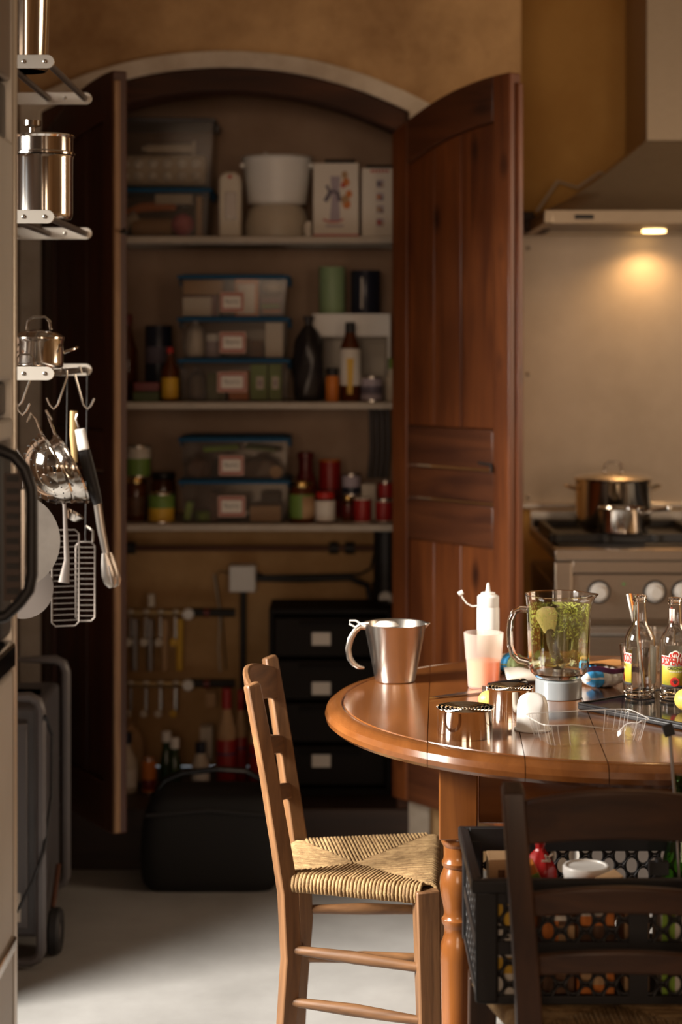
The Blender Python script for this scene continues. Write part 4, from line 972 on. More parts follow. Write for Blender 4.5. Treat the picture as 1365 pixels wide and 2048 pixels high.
tag(MB().tube([(at(148,4.02),4.02,zat(822,4.02)),(at(147,4.02),4.02,zat(870,4.02)),(at(150,4.02),4.02,zat(925,4.02))],[.008,.008,.006],10,sq=.4).build('spatula_handle','brass'),'flat brass-coloured utensil handle hanging next to the tongs','utensil')
# steel discs (lids on edge)
M['lidsteel'] = mat('brushed_lid', (.34,.30,.26), .35, .9, var=.15, vs=20)
def disc(label, px, py, r, D, m, half=0):
    t = thing('steel_disc',label,'pan lid',(at(px,D),D,zat(py,D)))
    R = Matrix.Rotation(PI/2,3,'X') @ Matrix.Rotation(0,3,'Z')
    MB().lathe([(.0005,0),(r*.97,0),(r,.001),(r,.003),(r*.97,.003),(.0005,.003)],44,R=R).build('plate',m,t)
    zz_ = ZR[2]-.004-zat(py,D)
    MB().tube([(0,-.0015,r-.004),(0,-.0015,zz_*.6),(rodx[1]-at(px,D),0,zz_+.012)],.0022,6).build('hanging_stem',m,t)
    return t
disc('large round satin steel disc hanging below the colander',24,1082,.0925,3.62,M['lidsteel']); disc('smaller grey steel disc hanging below the large one',46,1176,.060,3.72,'darksteel')
M['wiresteel'] = mat('wire_steel', (.13,.11,.095), .5, .6)
# wire cooling racks
def wire_panel(label, pxs, pys, D, n, m, yaw):
    x0,x1 = at(pxs[0],D), at(pxs[1],D); za, zb_ = zat(pys[1],D), zat(pys[0],D); w = (x1-x0); h = zb_-za
    t = thing('wire_rack',label,'wire rack',((x0+x1)/2,D,za),yaw)
    MB().tube([(-w/2,0,.008),(-w/2+.008,0,0),(w/2-.008,0,0),(w/2,0,.008),(w/2,0,h-.008),(w/2-.008,0,h),(-w/2+.008,0,h),(-w/2,0,h-.008)],.0018,6,closed=True).build('frame',m,t)
    MB().tube([(0,0,h),(0,0,h+.02),(.004,0,ZR[2]-za)],.0013,6).build('hanging_wire','castiron',t)
    for k in range(n): MB().cyl((-w/2,0,h*(k+1)/(n+1)),(w/2,0,h*(k+1)/(n+1)),.0011,n=5).build('wire',m,t)
    return t
wire_panel('wire grid with straight rungs hanging beside the left door',(152,190),(1084,1242),4.06,14,M['wiresteel'],0)
wire_panel('dark wire grid hanging behind the steel discs',(104,158),(1060,1252),3.96,16,M['wiresteel'],.25)
tag(MB().tube([(at(172,4.0),4.0,zat(1052,4.0)),(at(186,4.0),4.0,zat(1062,4.0)),(at(186,4.0),4.0,zat(1084,4.0))],.003,6).build('hanging_hook','satin'),'short steel hook holding the straight-runged wire grid','hook')
tag(MB().tube([(at(124,3.85),3.85,zat(905,3.85)),(at(130,3.85),3.85,zat(1030,3.85)),(at(134,3.85),3.85,zat(1120,3.85)),(at(128,3.85),3.85,zat(1165,3.85))],[.003,.004,.006,.012],8,sq=.4).build('ladle','darksteel'),'dark long-handled ladle hanging between discs and wire grids','ladle')
tag(MB().lathe([(.0005,-.018),(.012,-.015),(.02,-.004),(.022,.0),(.020,0),(.011,-.012),(.0005,-.015)],20,R=Matrix.Rotation(.5,3,'Y')).build('scoop','polish',loc=(at(150,3.9),3.9,zat(1026,3.9))),'small steel scoop hanging just under the strainer bowls','scoop')

# ------------------------------------------------------------------ charcoal case on wheels by the side wall
HX, HY0_, HY1_, HZ = -.680, 4.32, 4.71, .62
hc = thing('wheeled_case','charcoal appliance case with tube frame and wheels on the floor','appliance',(HX-.085,(HY0_+HY1_)/2,0))
hy0, hy1 = HY0_-(HY0_+HY1_)/2, HY1_-(HY0_+HY1_)/2
MB().box((-.004,.006,.325),(.150,hy1-hy0-.06,.53)).build('body','heater',hc,bevel=.012,seg=3)
MB().box((-.02,hy0+.026,.32),(.135,.012,.47)).build('front_panel','heaterf',hc,bevel=.004)
def loop(y, z0, z1, name):
    pts = [(-.085,y,z0),(.060,y,z0),(.076,y,z0+.008),(.083,y,z0+.022),(.083,y,z1-.03),(.076,y,z1-.010),(.058,y,z1),(-.085,y,z1)]
    MB().tube(pts,.012,8,closed=True).build(name,'heaterf',hc)
loop(hy0,.018,HZ,'frame_tube'); loop(hy1,.08,HZ+.02,'frame_tube')
for zz in (.30,.5): MB().box((-.01,0,zz*.0+HZ-.025),(.12,.02,.012)).build('top_slat','heater',hc)
def wheel(x):
    MB().lathe([(.022,-.012),(.048,-.014),(.053,-.008),(.053,.008),(.048,.014),(.022,.012)],28,(x,-.08,.053),R=Matrix.Rotation(PI/2,3,'Y'),closed=True).build('wheel','rubber',hc)
    MB().lathe([(.0005,-.010),(.022,-.010),(.022,.010),(.0005,.010)],18,(x,-.08,.053),R=Matrix.Rotation(PI/2,3,'Y')).build('hub','heaterf',hc)
wheel(.098)
MB().tube([(.088,-.06,.10),(.09,.02,.18)],.006,6).build('wheel_strut','copper',hc)
st_ = MB().box((-.005,hy0-.0008+.019,.135),(.075,.0016,.066)).build('rating_sticker','paper',hc)
for k in range(4): MB().box((.012,hy0+.0174,.152-k*.011),(.022-(k%2)*.006,.0006,.004)).build('writing','ink',st_)
cb = [(at(90,4.3)-hc.location.x,hy0-.02,zat(1432,4.3)),(at(104,4.4)-hc.location.x,hy0+.08,zat(1470,4.4)),(at(98,4.34)-hc.location.x,hy0+.06,zat(1600,4.34)),(at(88,4.3)-hc.location.x,hy0-.02,zat(1700,4.3)),(at(64,4.28)-hc.location.x,hy0-.03,zat(1765,4.28)),(at(30,4.27)-hc.location.x,hy0-.03,zat(1830,4.27))]
MB().tube(cb,.004,8).build('power_cord','rubber',hc)
# ------------------------------------------------------------------ round table
TX, TY, TZ, TR, TROT = .523, 3.552, .753, .553, -.053
tb = thing('round_table','round varnished cherry wood table with turned legs and a grooved edge','table',(TX,TY,0),TROT)
prof = [(.034,-.038),(.010,-.036),(.002,-.029),(.0,-.020),(.003,-.010),(.011,-.0035),(.022,-.0008),(.030,-.0002),(.0312,-.0030),(.0345,-.0030),(.0357,0),(.040,0)]
cuts = [-TR,-.358,-.200,-.069,.085,.235,.372,TR]
for k in range(len(cuts)-1):
    g = .0007; n = 34
    s0, s1 = cuts[k]+(g if k else 0), cuts[k+1]-(g if k < len(cuts)-2 else 0)
    rings = []
    for (off,z) in prof:
        r = TR-off
        a, b_ = max(s0,-r+1e-4), min(s1,r-1e-4)
        if k == 0: a = -r
        if k == len(cuts)-2: b_ = r
        ring = []
        for i in range(n+1):
            if k == 0: th = math.acos(max(-1,min(1,b_/r))); ang = PI-(PI-th)*(1-i/n); s_ = r*math.cos(ang)
            elif k == len(cuts)-2: th = math.acos(a/r); ang = th*(1-i/n); s_ = r*math.cos(ang)
            else: s_ = a+(b_-a)*i/n
            ring.append((s_, math.sqrt(max(r*r-s_*s_,0))))
        full = [(x,-y) for x,y in ring] + [(x,y) for x,y in reversed(ring)]
        rings.append([(x,y,TZ+z) for x,y in full])
    m_ = len(rings[0]); vs = [p for r_ in rings for p in r_]; fs = [list(range(m_))[::-1], [ (len(rings)-1)*m_+i for i in range(m_)]]
    for j in range(len(rings)-1):
        for i in range(m_): fs.append([j*m_+i, j*m_+(i+1)%m_, (j+1)*m_+(i+1)%m_, (j+1)*m_+i])
    MB().add(vs,fs).build('board','tabletop',tb,ang=28)
LS, LT = .306, .33
lz = lambda py: zat(py,3.2)
legprof = [(.020,0),(.024,.02),(.0245,.05),(.0285,lz(2040)),(.0305,lz(1930)),(.0300,lz(1902)),(.0265,lz(1890)),(.0238,lz(1880)),(.0236,lz(1872)),(.0250,lz(1864)),(.0282,lz(1858)),(.0285,lz(1850)),(.0255,lz(1846)),(.0240,lz(1838)),
    (.0262,lz(1822)),(.0300,lz(1800)),(.0318,lz(1780)),(.0305,lz(1764)),(.0262,lz(1752)),(.0245,lz(1746)),(.0275,lz(1742)),(.0282,lz(1735)),(.0250,lz(1729)),(.0238,lz(1720)),(.0240,lz(1704)),(.0285,lz(1698)),(.0300,lz(1690)),(.0290,lz(1684)),(.0005,lz(1682))]
for sx in (-1,1):
    for sy in (-1,1):
        c = (sx*LS, sy*LT)
        lg = MB().lathe(legprof,36,(c[0],c[1],0)).build('leg','tableleg',tb)
        MB().box((c[0],c[1],(lz(1684)+TZ-.0385)/2),(.066,.066,TZ-.0385-lz(1684))).build('leg_block','tableleg',lg,bevel=.003)
for sx in (-1,1): MB().box((sx*(LS+.008),0,.662),(.02,2*LT-.07,.104)).build('apron','tablerim',tb,bevel=.002)
for sy in (-1,1): MB().box((0,sy*(LT+.008),.662),(2*LS-.07,.02,.104)).build('apron','tablerim',tb,bevel=.002)

# ------------------------------------------------------------------ rush-seated chairs
def chair(label, loc, rz, wm, wx, wy, wtop=.15, wbk=.122, wfr=.178, dep=.125, rush=True, lean=.062, prot=.58, frot=.25, pk=1.0):
    t = thing('rush_chair',label,'chair',loc,rz)
    ZS = .452
    def post(s):
        pts = [(-dep-.012,s*(wbk+.004),0),(-dep-.004,s*wbk,.16),(-dep+.006,s*wbk,.30),(-dep,s*wbk,.42),(-dep-.012,s*(wbk+.004),.50),(-dep-.034,s*(wbk+.015),.64),(-dep-lean,s*wtop,.80),(-dep-lean-.002,s*wtop,.806)]
        rr = [.021,.022,.0235,.0235,.0225,.0210,.0195,.0165]
        MB().tube(pts,[k_*pk for k_ in rr],4,sq=.80,up0=(math.cos(prot),math.sin(prot),0)).build('back_post',wm,t,bevel=.003)
    def fleg(s):
        MB().tube([(dep+.012,s*(wfr+.006),0),(dep+.008,s*wfr,.25),(dep+.004,s*(wfr-.004),ZS-.006)],[.024,.028,.031],4,up0=(math.cos(frot),math.sin(frot),0)).build('front_leg',wm,t,bevel=.003)
    post(-1); post(1); fleg(-1); fleg(1)
    def backx(z): # where the posts stand at height z
        return -dep-.012-(z-.5)*.152 if z > .5 else -dep
    def slat(z0,z1,arch,bow,name,w):
        n = 12; vs = []; fs = []
        for i in range(n+1):
            u = -1+2*i/n; y = u*w; xo = -bow*(1-u*u)
            for (zz,top) in ((z0,0),(z1,1)):
                z = zz + arch*(1-u*u)*(1 if top else .75)
                x = backx(z)+xo
                vs += [(x-.007,y,z),(x+.007,y,z)]
        for i in range(n):
            a = i*4; b_ = a+4
            fs += [[a,a+1,b_+1,b_],[a+2,b_+2,b_+3,a+3],[a,b_,b_+2,a+2],[a+1,a+3,b_+3,b_+1]]
        fs += [[0,2,3,1],[n*4,n*4+1,n*4+3,n*4+2]]
        MB().add(vs,fs).build(name,wy,t,bevel=.004,ang=50)
    slat(.722,.785,.026,.030,'top_slat',wtop-.004); slat(.618,.652,.020,.026,'slat',wbk+.018); slat(.532,.562,.016,.022,'slat',wbk+.008)
    for s in (-1,1):
        for z in (.31,.215): MB().tube([(-dep,s*wbk,z+.006),(0,s*(wbk+wfr)/2,z+.002),(dep+.008,s*wfr,z-.006)],[.008,.0115,.008],10).build('side_stretcher',wx,t)
    MB().tube([(dep+.006,-wfr,.27),(dep+.006,0,.268),(dep+.006,wfr,.27)],[.008,.0115,.008],10).build('front_stretcher',wy,t)
    MB().tube([(-dep,-wbk,.25),(-dep,0,.25),(-dep,wbk,.25)],[.008,.0115,.008],10).build('back_stretcher',wy,t)
    A, B, C, E = (-dep-.004,-wbk+.004), (dep+.012,-wfr-.004), (dep+.012,wfr+.004), (-dep-.004,wbk-.004)
    # rails under the rush
    for p,q in ((A,B),(B,C),(C,E),(E,A)):
        MB().cyl((p[0],p[1],ZS-.016),(q[0],q[1],ZS-.016),.009,n=8).build('seat_rail',wm,t)
    MB().prism([A,B,C,E],ZS-.020,ZS-.012,'xy').build('seat_core','rush',t)
    if rush:
        ctr = Vector((-.012,-.012)); b = MB(); rng = random.Random(5); sp = .0070
        for p,q in ((A,B),(B,C),(C,E),(E,A)):
            p = Vector(p); q = Vector(q); d = q-p; L = d.length; dn = d/L; nin = Vector((-dn.y,dn.x))
            if nin.dot(ctr-p) < 0: nin = -nin
            sc_ = max(.1,min(.9,(ctr-p).dot(dn)/L)); N = int(L/sp)
            for i in range(N):
                s_ = (i+.5)/N
                if s_*L < .014 or (1-s_)*L < .014: continue
                P = p+d*s_
                Q = p+(ctr-p)*(s_/sc_) if s_ < sc_ else q+(ctr-q)*((1-s_)/(1-sc_))
                ln = (Q-P).length; j = rng.uniform(-.0006,.0006)
                def pt(k, z): v = P+nin*k; return (v.x+dn.x*j, v.y+dn.y*j, z)
                z0 = ZS
                path = [pt(.004,z0-.030),pt(-.009,z0-.026),pt(-.0135,z0-.016),pt(-.010,z0-.004),pt(0,z0+.0015)]
                steps = max(1,int(ln/.03))
                for k in range(1,steps+1):
                    f = k/steps; path.append(pt(ln*f, z0+.002-.010*f*(ln/.12)+j))
                b.tube(path,.0039*rng.uniform(.88,1.08),6)
        o = b.build('rush_seat','rush',t,ang=80); o['kind'] = 'stuff'
    return t
chair('light rush-seated chair with three slats standing left of the table',(.036,3.585,0),math.radians(-4),'chair','chairx','chairy')
chair('dark wooden chair seen from behind in the right foreground, crate on its seat',(.392,2.815,0),math.radians(89),'dchair','dchair','dchairy',lean=.05,prot=0,frot=0,pk=1.4)

# ------------------------------------------------------------------ black crate on the dark chair
CX0, CX1, CY0, CY1, CB, CT = .198, .612, 2.775, 3.075, .4565, .640
cr = thing('plastic_crate','black plastic crate with oval holes full of groceries on dark chair','crate',((CX0+CX1)/2,(CY0+CY1)/2,CB))
cw, cd, chh = CX1-CX0, CY1-CY0, CT-CB
HA, HB = .0186, .01625
def hexray(a):
    c_, s_ = abs(math.cos(a)), abs(math.sin(a)); best = 9
    if s_ > 1e-6: best = min(best, HB/s_)
    best = min(best, (HA*HA+HB*HB)/2/(HA*c_+HB*s_))
    return best
def holes(width, zones, mapf, name):
    b = MB(); n = 18; nc = int(width/HA)
    for j in range(nc+1):
        x = -width/2+(width-(nc)*HA)/2+j*HA
        for (za,zb_) in zones:
            nr = int(round((zb_-za)/(2*HB)))
            for r_ in range(-1,nr+1):
                zc = za+HB+2*HB*r_+(HB if j%2 else 0)
                if zc < za-HB*.6 or zc > zb_+HB*.6: continue
                vs = []; 
                for i in range(n):
                    a = 2*PI*i/n; R_ = hexray(a); er = 1/math.sqrt((math.cos(a)/.0088)**2+(math.sin(a)/.0126)**2)
                    vs.append(mapf(x+R_*math.cos(a), min(max(zc+R_*math.sin(a),za-.004),zb_+.004)))
                    vs.append(mapf(x+er*math.cos(a), min(max(zc+er*math.sin(a),za-.004),zb_+.004)))
                b.add(vs,[[2*i,2*((i+1)%n),2*((i+1)%n)+1,2*i+1] for i in range(n)])
    return b.build(name,'black',cr,solid=.003,recalc=False)
zones = [(.012,.074),(.090,.146)]
holes(cw-.06,zones,lambda x,z:(x,-cd/2+.004,z),'front_panel'); holes(cw-.06,zones,lambda x,z:(x,cd/2-.004,z),'back_panel')
holes(cd-.06,zones,lambda x,z:(-cw/2+.004,x,z),'side_panel'); holes(cd-.06,zones,lambda x,z:(cw/2-.004,x,z),'side_panel')
for s in (-1,1):
    for (z0,z1,n_) in ((0,.012,'bottom_band'),(.072,.091,'middle_band'),(.146,chh,'top_band')):
        MB().box((0,s*(cd/2-.004),(z0+z1)/2),(cw-.02,.007,z1-z0)).build(n_,'black',cr,bevel=.001)
        MB().box((s*(cw/2-.004),0,(z0+z1)/2),(.007,cd-.02,z1-z0)).build(n_,'black',cr,bevel=.001)
    MB().box((0,s*(cd/2+.002),chh-.010),(cw+.016,.012,.020)).build('rim','black',cr,bevel=.003)
    MB().box((s*(cw/2+.002),0,chh-.010),(.012,cd,.020)).build('rim','black',cr,bevel=.003)
    for s2 in (-1,1): MB().box((s*(cw/2-.015),s2*(cd/2-.003),chh/2-.008),(.034,.010,chh-.02)).build('corner','black',cr,bevel=.004)
MB().box((.03,-cd/2+.003,.079),(.028,.008,.14)).build('front_strut','black',cr)
MB().box((0,0,.003),(cw-.01,cd-.01,.006)).build('base','black',cr)
def inc(n,l,cat,px0,px1,py0,D,depth,m,rz=0,panels=(),zb_=CB+.0065,tilt=0):
    t = carton(n,l,cat,px0,px1,py0,0,D,depth,m,rz,panels,z0=zb_)
    t.rotation_euler = (0,tilt,rz); return t
inc('cream_box','cream carton with brown square in the left of the crate','carton',978,1032,1718,2.92,.05,'tan',0,((.35,.6,.1,.25,'brown'),))
inc('yellow_carton','yellow and white carton behind the left holes of the crate','carton',972,1040,1790,2.795,.09,'paper',0,((0,.5,0,.22,'yellow'),(.5,1,.05,.3,'yellow'),(0,1,.62,.78,'yellow'),(.1,.8,.3,.34,'ink'),(.1,.7,.4,.43,'ink')))
inc('orange_carton','orange and brown printed carton behind the middle holes of crate','carton',1085,1150,1792,2.80,.08,'brown',0,((0,.5,.1,.5,'orange'),(.5,1,.3,.8,'tan'),(.1,.9,.2,.25,'paper')))
inc('orange_carton','tan and orange carton right of centre in the crate','carton',1155,1230,1792,2.80,.09,'orange',0,((0,1,.3,.5,'brown'),(.1,.8,.6,.9,'tan'),(.0,.7,.1,.2,'paper')))
inc('tan_carton','tan carton with open flaps in the crate','carton',1250,1300,1790,2.81,.09,'tan',0,((0,1,.5,.8,'paper'),))
inc('lime_carton','white and lime carton behind the right holes of the crate','carton',1325,1400,1790,2.80,.09,'paper',0,((0,.35,0,1,lime),))
rb = sack('red_bag','shiny red foil bag with white mark in the crate','bag',1050,1122,1690,CB+.05,2.93,mat('red_foil',(.32,.012,.012),.25),.07,seed=21,crease=.006)
MB().box((0,0,0),(.012,.001,.003),ry=.8).box((.003,0,.002),(.014,.001,.003),ry=-.6).box((-.002,0,-.005),(.014,.001,.003)).build('emblem','paper',rb,loc=Vector((at(1096,2.925),2.926,zat(1716,2.925)))-rb.location)
t = inc('orange_packet','orange packet with a green band leaning in the crate','packet',1092,1138,1722,2.87,.03,'orange',0,((0,1,.12,.3,'green'),(0,1,.3,.36,'paper')),CB+.06,math.radians(-24))
t = thing('plastic_tub','white round tub with an off-white lid standing in the crate','tub',(at(1173,2.93),2.93,CB+.0065))
th_ = zat(1745,2.90)-CB
MB().lathe([(.026,0),(.030,.004),(.0345,th_-.02),(.0345,th_-.016),(.0005,th_-.016)],30).build('pot','paper',t)
MB().lathe([(.0352,th_-.018),(.036,th_-.016),(.036,th_-.006),(.034,th_-.003),(.031,th_-.003),(.030,th_-.005),(.0005,th_-.005)],30).build('lid','white',t)
tag(MB().box((0,0,0),(.055,.04,.0015),ry=-.35,rz=.2).build('card_flap','tan',loc=(at(1210,2.84),2.86,zat(1768,2.84))),'brown cardboard flap sticking up beside the white tub','cardboard')
tag(MB().box((0,0,0),(.045,.03,.0015),ry=-.4,rz=-.2).build('card_flap','tan',loc=(at(1280,2.86),2.86,zat(1772,2.86))),'brown cardboard flap at the right of the crate near the green bottle','cardboard')
t = thing('wine_bottle','green glass bottle standing in the right of the crate','bottle',(at(1366,2.995),2.995,CB+.0065))
MB().shell([(.032,0),(.035,.004),(.035,.12),(.030,.150),(.018,.195),(.0125,.225),(.0115,.27),(.0135,.272),(.0135,.280)],.0025,32).build('glass','greenbottle',t)
tag(MB().cyl((0,0,.0),(0,0,.075),.006,n=8).box((0,0,.06),(.03,.012,.02)).build('black_clip','black',loc=(at(1318,2.90),2.90,zat(1775,2.90)-.03)),'small black clip beside the green bottle in the crate','clip')
# black utensil resting in the crate, tip above the table edge
t = thing('flat_spatula','thin steel skewer with a square black tip leaning above the crate','utensil',(at(1362,2.90),2.90,CB+.10))
p0 = Vector((0,0,0)); p1 = Vector((at(1341,2.92)-at(1362,2.90),.02,zat(1472,2.92)-CB-.10)); p2 = Vector((at(1338,2.92)-at(1362,2.90),.02,zat(1460,2.92)-CB-.10))
MB().tube([p0,p0+(p1-p0)*.5+Vector((.002,0,0)),p1],[.0022,.0022,.0030],8).build('shaft','darksteel',t)
MB().box(p2,(.017,.004,.019),ry=math.radians(-18)).build('tip','rubber',t,bevel=.0015)
# slim steel canister on the floor behind the table
t = thing('steel_canister','slim steel canister on the floor seen under the table','canister',(at(1165,4.40),4.40,0))
MB().lathe([(.018,0),(.020,.004),(.020,zat(1585,4.4)),(.0005,zat(1585,4.4))],24).build('body','polish',t); MB().lathe([(.0205,.18),(.0215,.182),(.0215,.19),(.0205,.192)],24,closed=True).build('band','satin',t)

# ------------------------------------------------------------------ on the table
def dtab(py): return (CZ-TZ)*F/(py-690)
Z = TZ+.0003
# conical steel jug with strainer
D = 3.775
jg = thing('steel_jug','conical brushed steel jug with curled handle on the table','jug',(at(791,D),D,Z))
q = D/F; jh = zat(1246,D)-Z
MB().shell([(38*q,0),(40*q,.0015),(41*q,.006),(62*q,jh-.002),(64*q,jh)],.0012,56).build('body','satin',jg)
MB().prism([(60*q,jh-.012),(70*q,jh+.001),(60*q,jh+.001)],-.008,.008).build('spout','satin',jg,bevel=.002)
hp = [(at(px,D)-at(791,D),0,zat(py,D)-Z) for px,py in ((736,1257),(722,1254),(711,1262),(702,1278),(697,1298),(700,1316),(708,1328),(718,1334),(729,1336))]
MB().tube(hp,[.0035,.0045,.0055,.006,.006,.006,.0055,.0045,.0025],10,sq=.45).build('handle','satin',jg)
sr = thing('tea_strainer','fine white mesh strainer resting across the rim of the jug','strainer',(at(762,D-.01),D-.01,Z+jh+.0012))
MB().tube([(at(px,D)-at(762,D),0,zat(py,D)-Z-jh) for px,py in ((738,1246),(722,1247),(712,1254),(700,1248),(700,1241),(712,1241),(726,1250),(742,1256))],.0018,8).build('handle_loop','white',sr)
MB().lathe([(.024,.0),(.0225,.001),(.017,.006),(.0005,.008)],28,(.012,0,-.004)).build('mesh_bowl','white',sr,solid=.0008)
# frosted tumbler with peach drink
D = 3.70
tm = thing('tumbler','frosted tumbler half full of peach drink on the table','tumbler',(at(968,D),D,Z))
q = D/F; h = zat(1265,D)-Z
def facet(a,r,z,j): return r*(1-.022*abs(math.cos(4.5*a))) if z < h*.52 else r
MB().shell([(30*q,0),(31.5*q,.003),(35*q,h*.50),(36.5*q,h*.55),(40*q,h)],.0024,54,fn=facet).build('glass','frost',tm)
MB().lathe([(.0005,.004),(28.2*q,.004),(31.6*q,h*.50),(.0005,h*.505)],40).build('drink','frostpink',tm)
# squeeze bottle
D = 3.87
sq_ = thing('squeeze_bottle','white squeeze bottle with open spout cap behind the tumbler','squeeze bottle',(at(977,D),D,Z))
q = D/F; hb = zat(1212,D)-Z; hc_ = zat(1190,D)-Z; htp = zat(1166,D)-Z
MB().lathe([(20*q,0),(22.5*q,.004),(22.5*q,hb-.004),(20*q,hb),(.0005,hb)],36).build('body','squeeze',sq_)
cp = MB().lathe([(21*q,hb-.001),(21.6*q,hb),(21.6*q,hc_-.003),(19*q,hc_),(15*q,hc_+.001),(14*q,hc_+.005),(5*q,hc_+.006),(2.2*q,htp),(.0005,htp)],32).build('cap','squeeze',sq_)
tpth = [(at(px,D)-at(977,D),-.004,zat(py,D)-Z) for px,py in ((957,1211),(945,1212),(934,1206),(927,1197),(923,1190))]
MB().tube(tpth,.0016,8).build('tip_strap','squeeze',cp); MB().cyl((tpth[-1][0]-.006,-.004,tpth[-1][2]+.002),(tpth[-1][0]+.003,-.004,tpth[-1][2]+.007),.0045,n=12).build('tip_cover','squeeze',cp)
# blender jug
D = 3.56+.04
bl = thing('blender_jug','glass blender jug smeared with green pulp on a grey collar','blender jug',(at(1118,D),D,Z))
q = D/F; hc_ = zat(1357,D)-Z; hj = zat(1188,D)-Z
MB().lathe([(45.5*q,0),(46.5*q,.001),(46.5*q,hc_-.002),(44*q,hc_+.001),(.0005,hc_+.001)],48).build('collar',mat('grey_collar',(.23,.25,.26),.25,.2),bl)
def spout(a,r,z,j):
    rr = r
    if hj*.40 < z < hj*.80 and j < 14: rr *= 1+.018*abs(math.sin(7*a))
    if z > hj*.82:
        k = (z-hj*.82)/(hj*.18); da = (a+PI)%(2*PI)-PI
        rr *= 1+.20*k*k*math.exp(-(da/.28)**2)
    return rr
outp = [(.0005,hc_+.0015),(38*q,hc_+.0015),(46*q,hc_+.004),(57*q,hc_+.014),(60.5*q,hc_+.022),(61*q,hc_+.05),(62*q,hj*.6),(63.5*q,hj*.8),(64.5*q,hj*.9),(65.5*q,hj*.965),(67.5*q,hj-.001),(67*q,hj)]
inp = [(64.5*q,hj-.001),(62.5*q,hj*.94),(60.5*q,hj*.8),(59*q,hj*.6),(57.5*q,hc_+.05),(56*q,hc_+.026),(50*q,hc_+.014),(.0005,hc_+.012)]
MB().lathe(outp+inp,84,fn=spout).build('glass_jug','glass',bl)
hpts = [(at(px,D)-at(1118,D),-.002,zat(py,D)-Z) for px,py in ((1058,1219),(1042,1217),(1029,1224),(1022,1240),(1020,1262),(1021,1290),(1026,1308),(1038,1320),(1058,1325))]
MB().tube(hpts,[.007,.006,.006,.006,.006,.006,.006,.007,.008],14).build('handle','glass',bl)
M['pulp'] = speckle('green_pulp',(.66,.72,.16),.60,240,.8,(-hj*.25,hj*.9))
pu = MB().lathe([(58.2*q,hj*.80),(59.6*q,hj*.92),(60.0*q,hj*.93)],48)
pu = MB(); pu.grid(lambda u,v: Vector(((57.0+3.2*v)*q*math.cos(2*PI*u),(57.0+3.2*v)*q*math.sin(2*PI*u),hc_+.03+v*(hj*.90-hc_-.03))),56,10,True)
o = pu.build('pulp_film','pulp',bl); o['kind'] = 'stuff'; o['label'] = 'green herb pulp sticking to the inside of the glass'
MB().lathe([(.012,hc_+.0125),(.012,hc_+.018),(.004,hc_+.022),(.0005,hc_+.023)],16).build('blade_hub','darksteel',bl)
for k in range(4):
    a = k*PI/2+.4
    MB().tube([(.004*math.cos(a),.004*math.sin(a),hc_+.021),(.026*math.cos(a),.026*math.sin(a),hc_+.026+(k%2)*.006)],[.005,.0015],6,sq=.25).build('blade','satin',bl)
sp_ = thing('wooden_spoon','wooden spoon leaning inside the glass blender jug','spoon',(at(1113,D),D-.006,Z+hc_+.0285))
e_ = Vector((at(1090,D)-at(1113,D),.0,zat(1212,D)-Z-hc_-.03))
MB().tube([Vector((.004,0,0)),e_*.35,e_*.62],[.0105,.010,.008],12,sq=.6).build('handle',wood('dark_spoon',(.10,.045,.02),(.05,.02,.008),.5,2,30),sp_)
MB().tube([e_*.55,e_*.68,e_*.84,e_*.96,e_],[.009,.0165,.0215,.017,.006],16,sq=.35).build('bowl',mat('pale_spoon',(.62,.46,.26),.6),sp_)
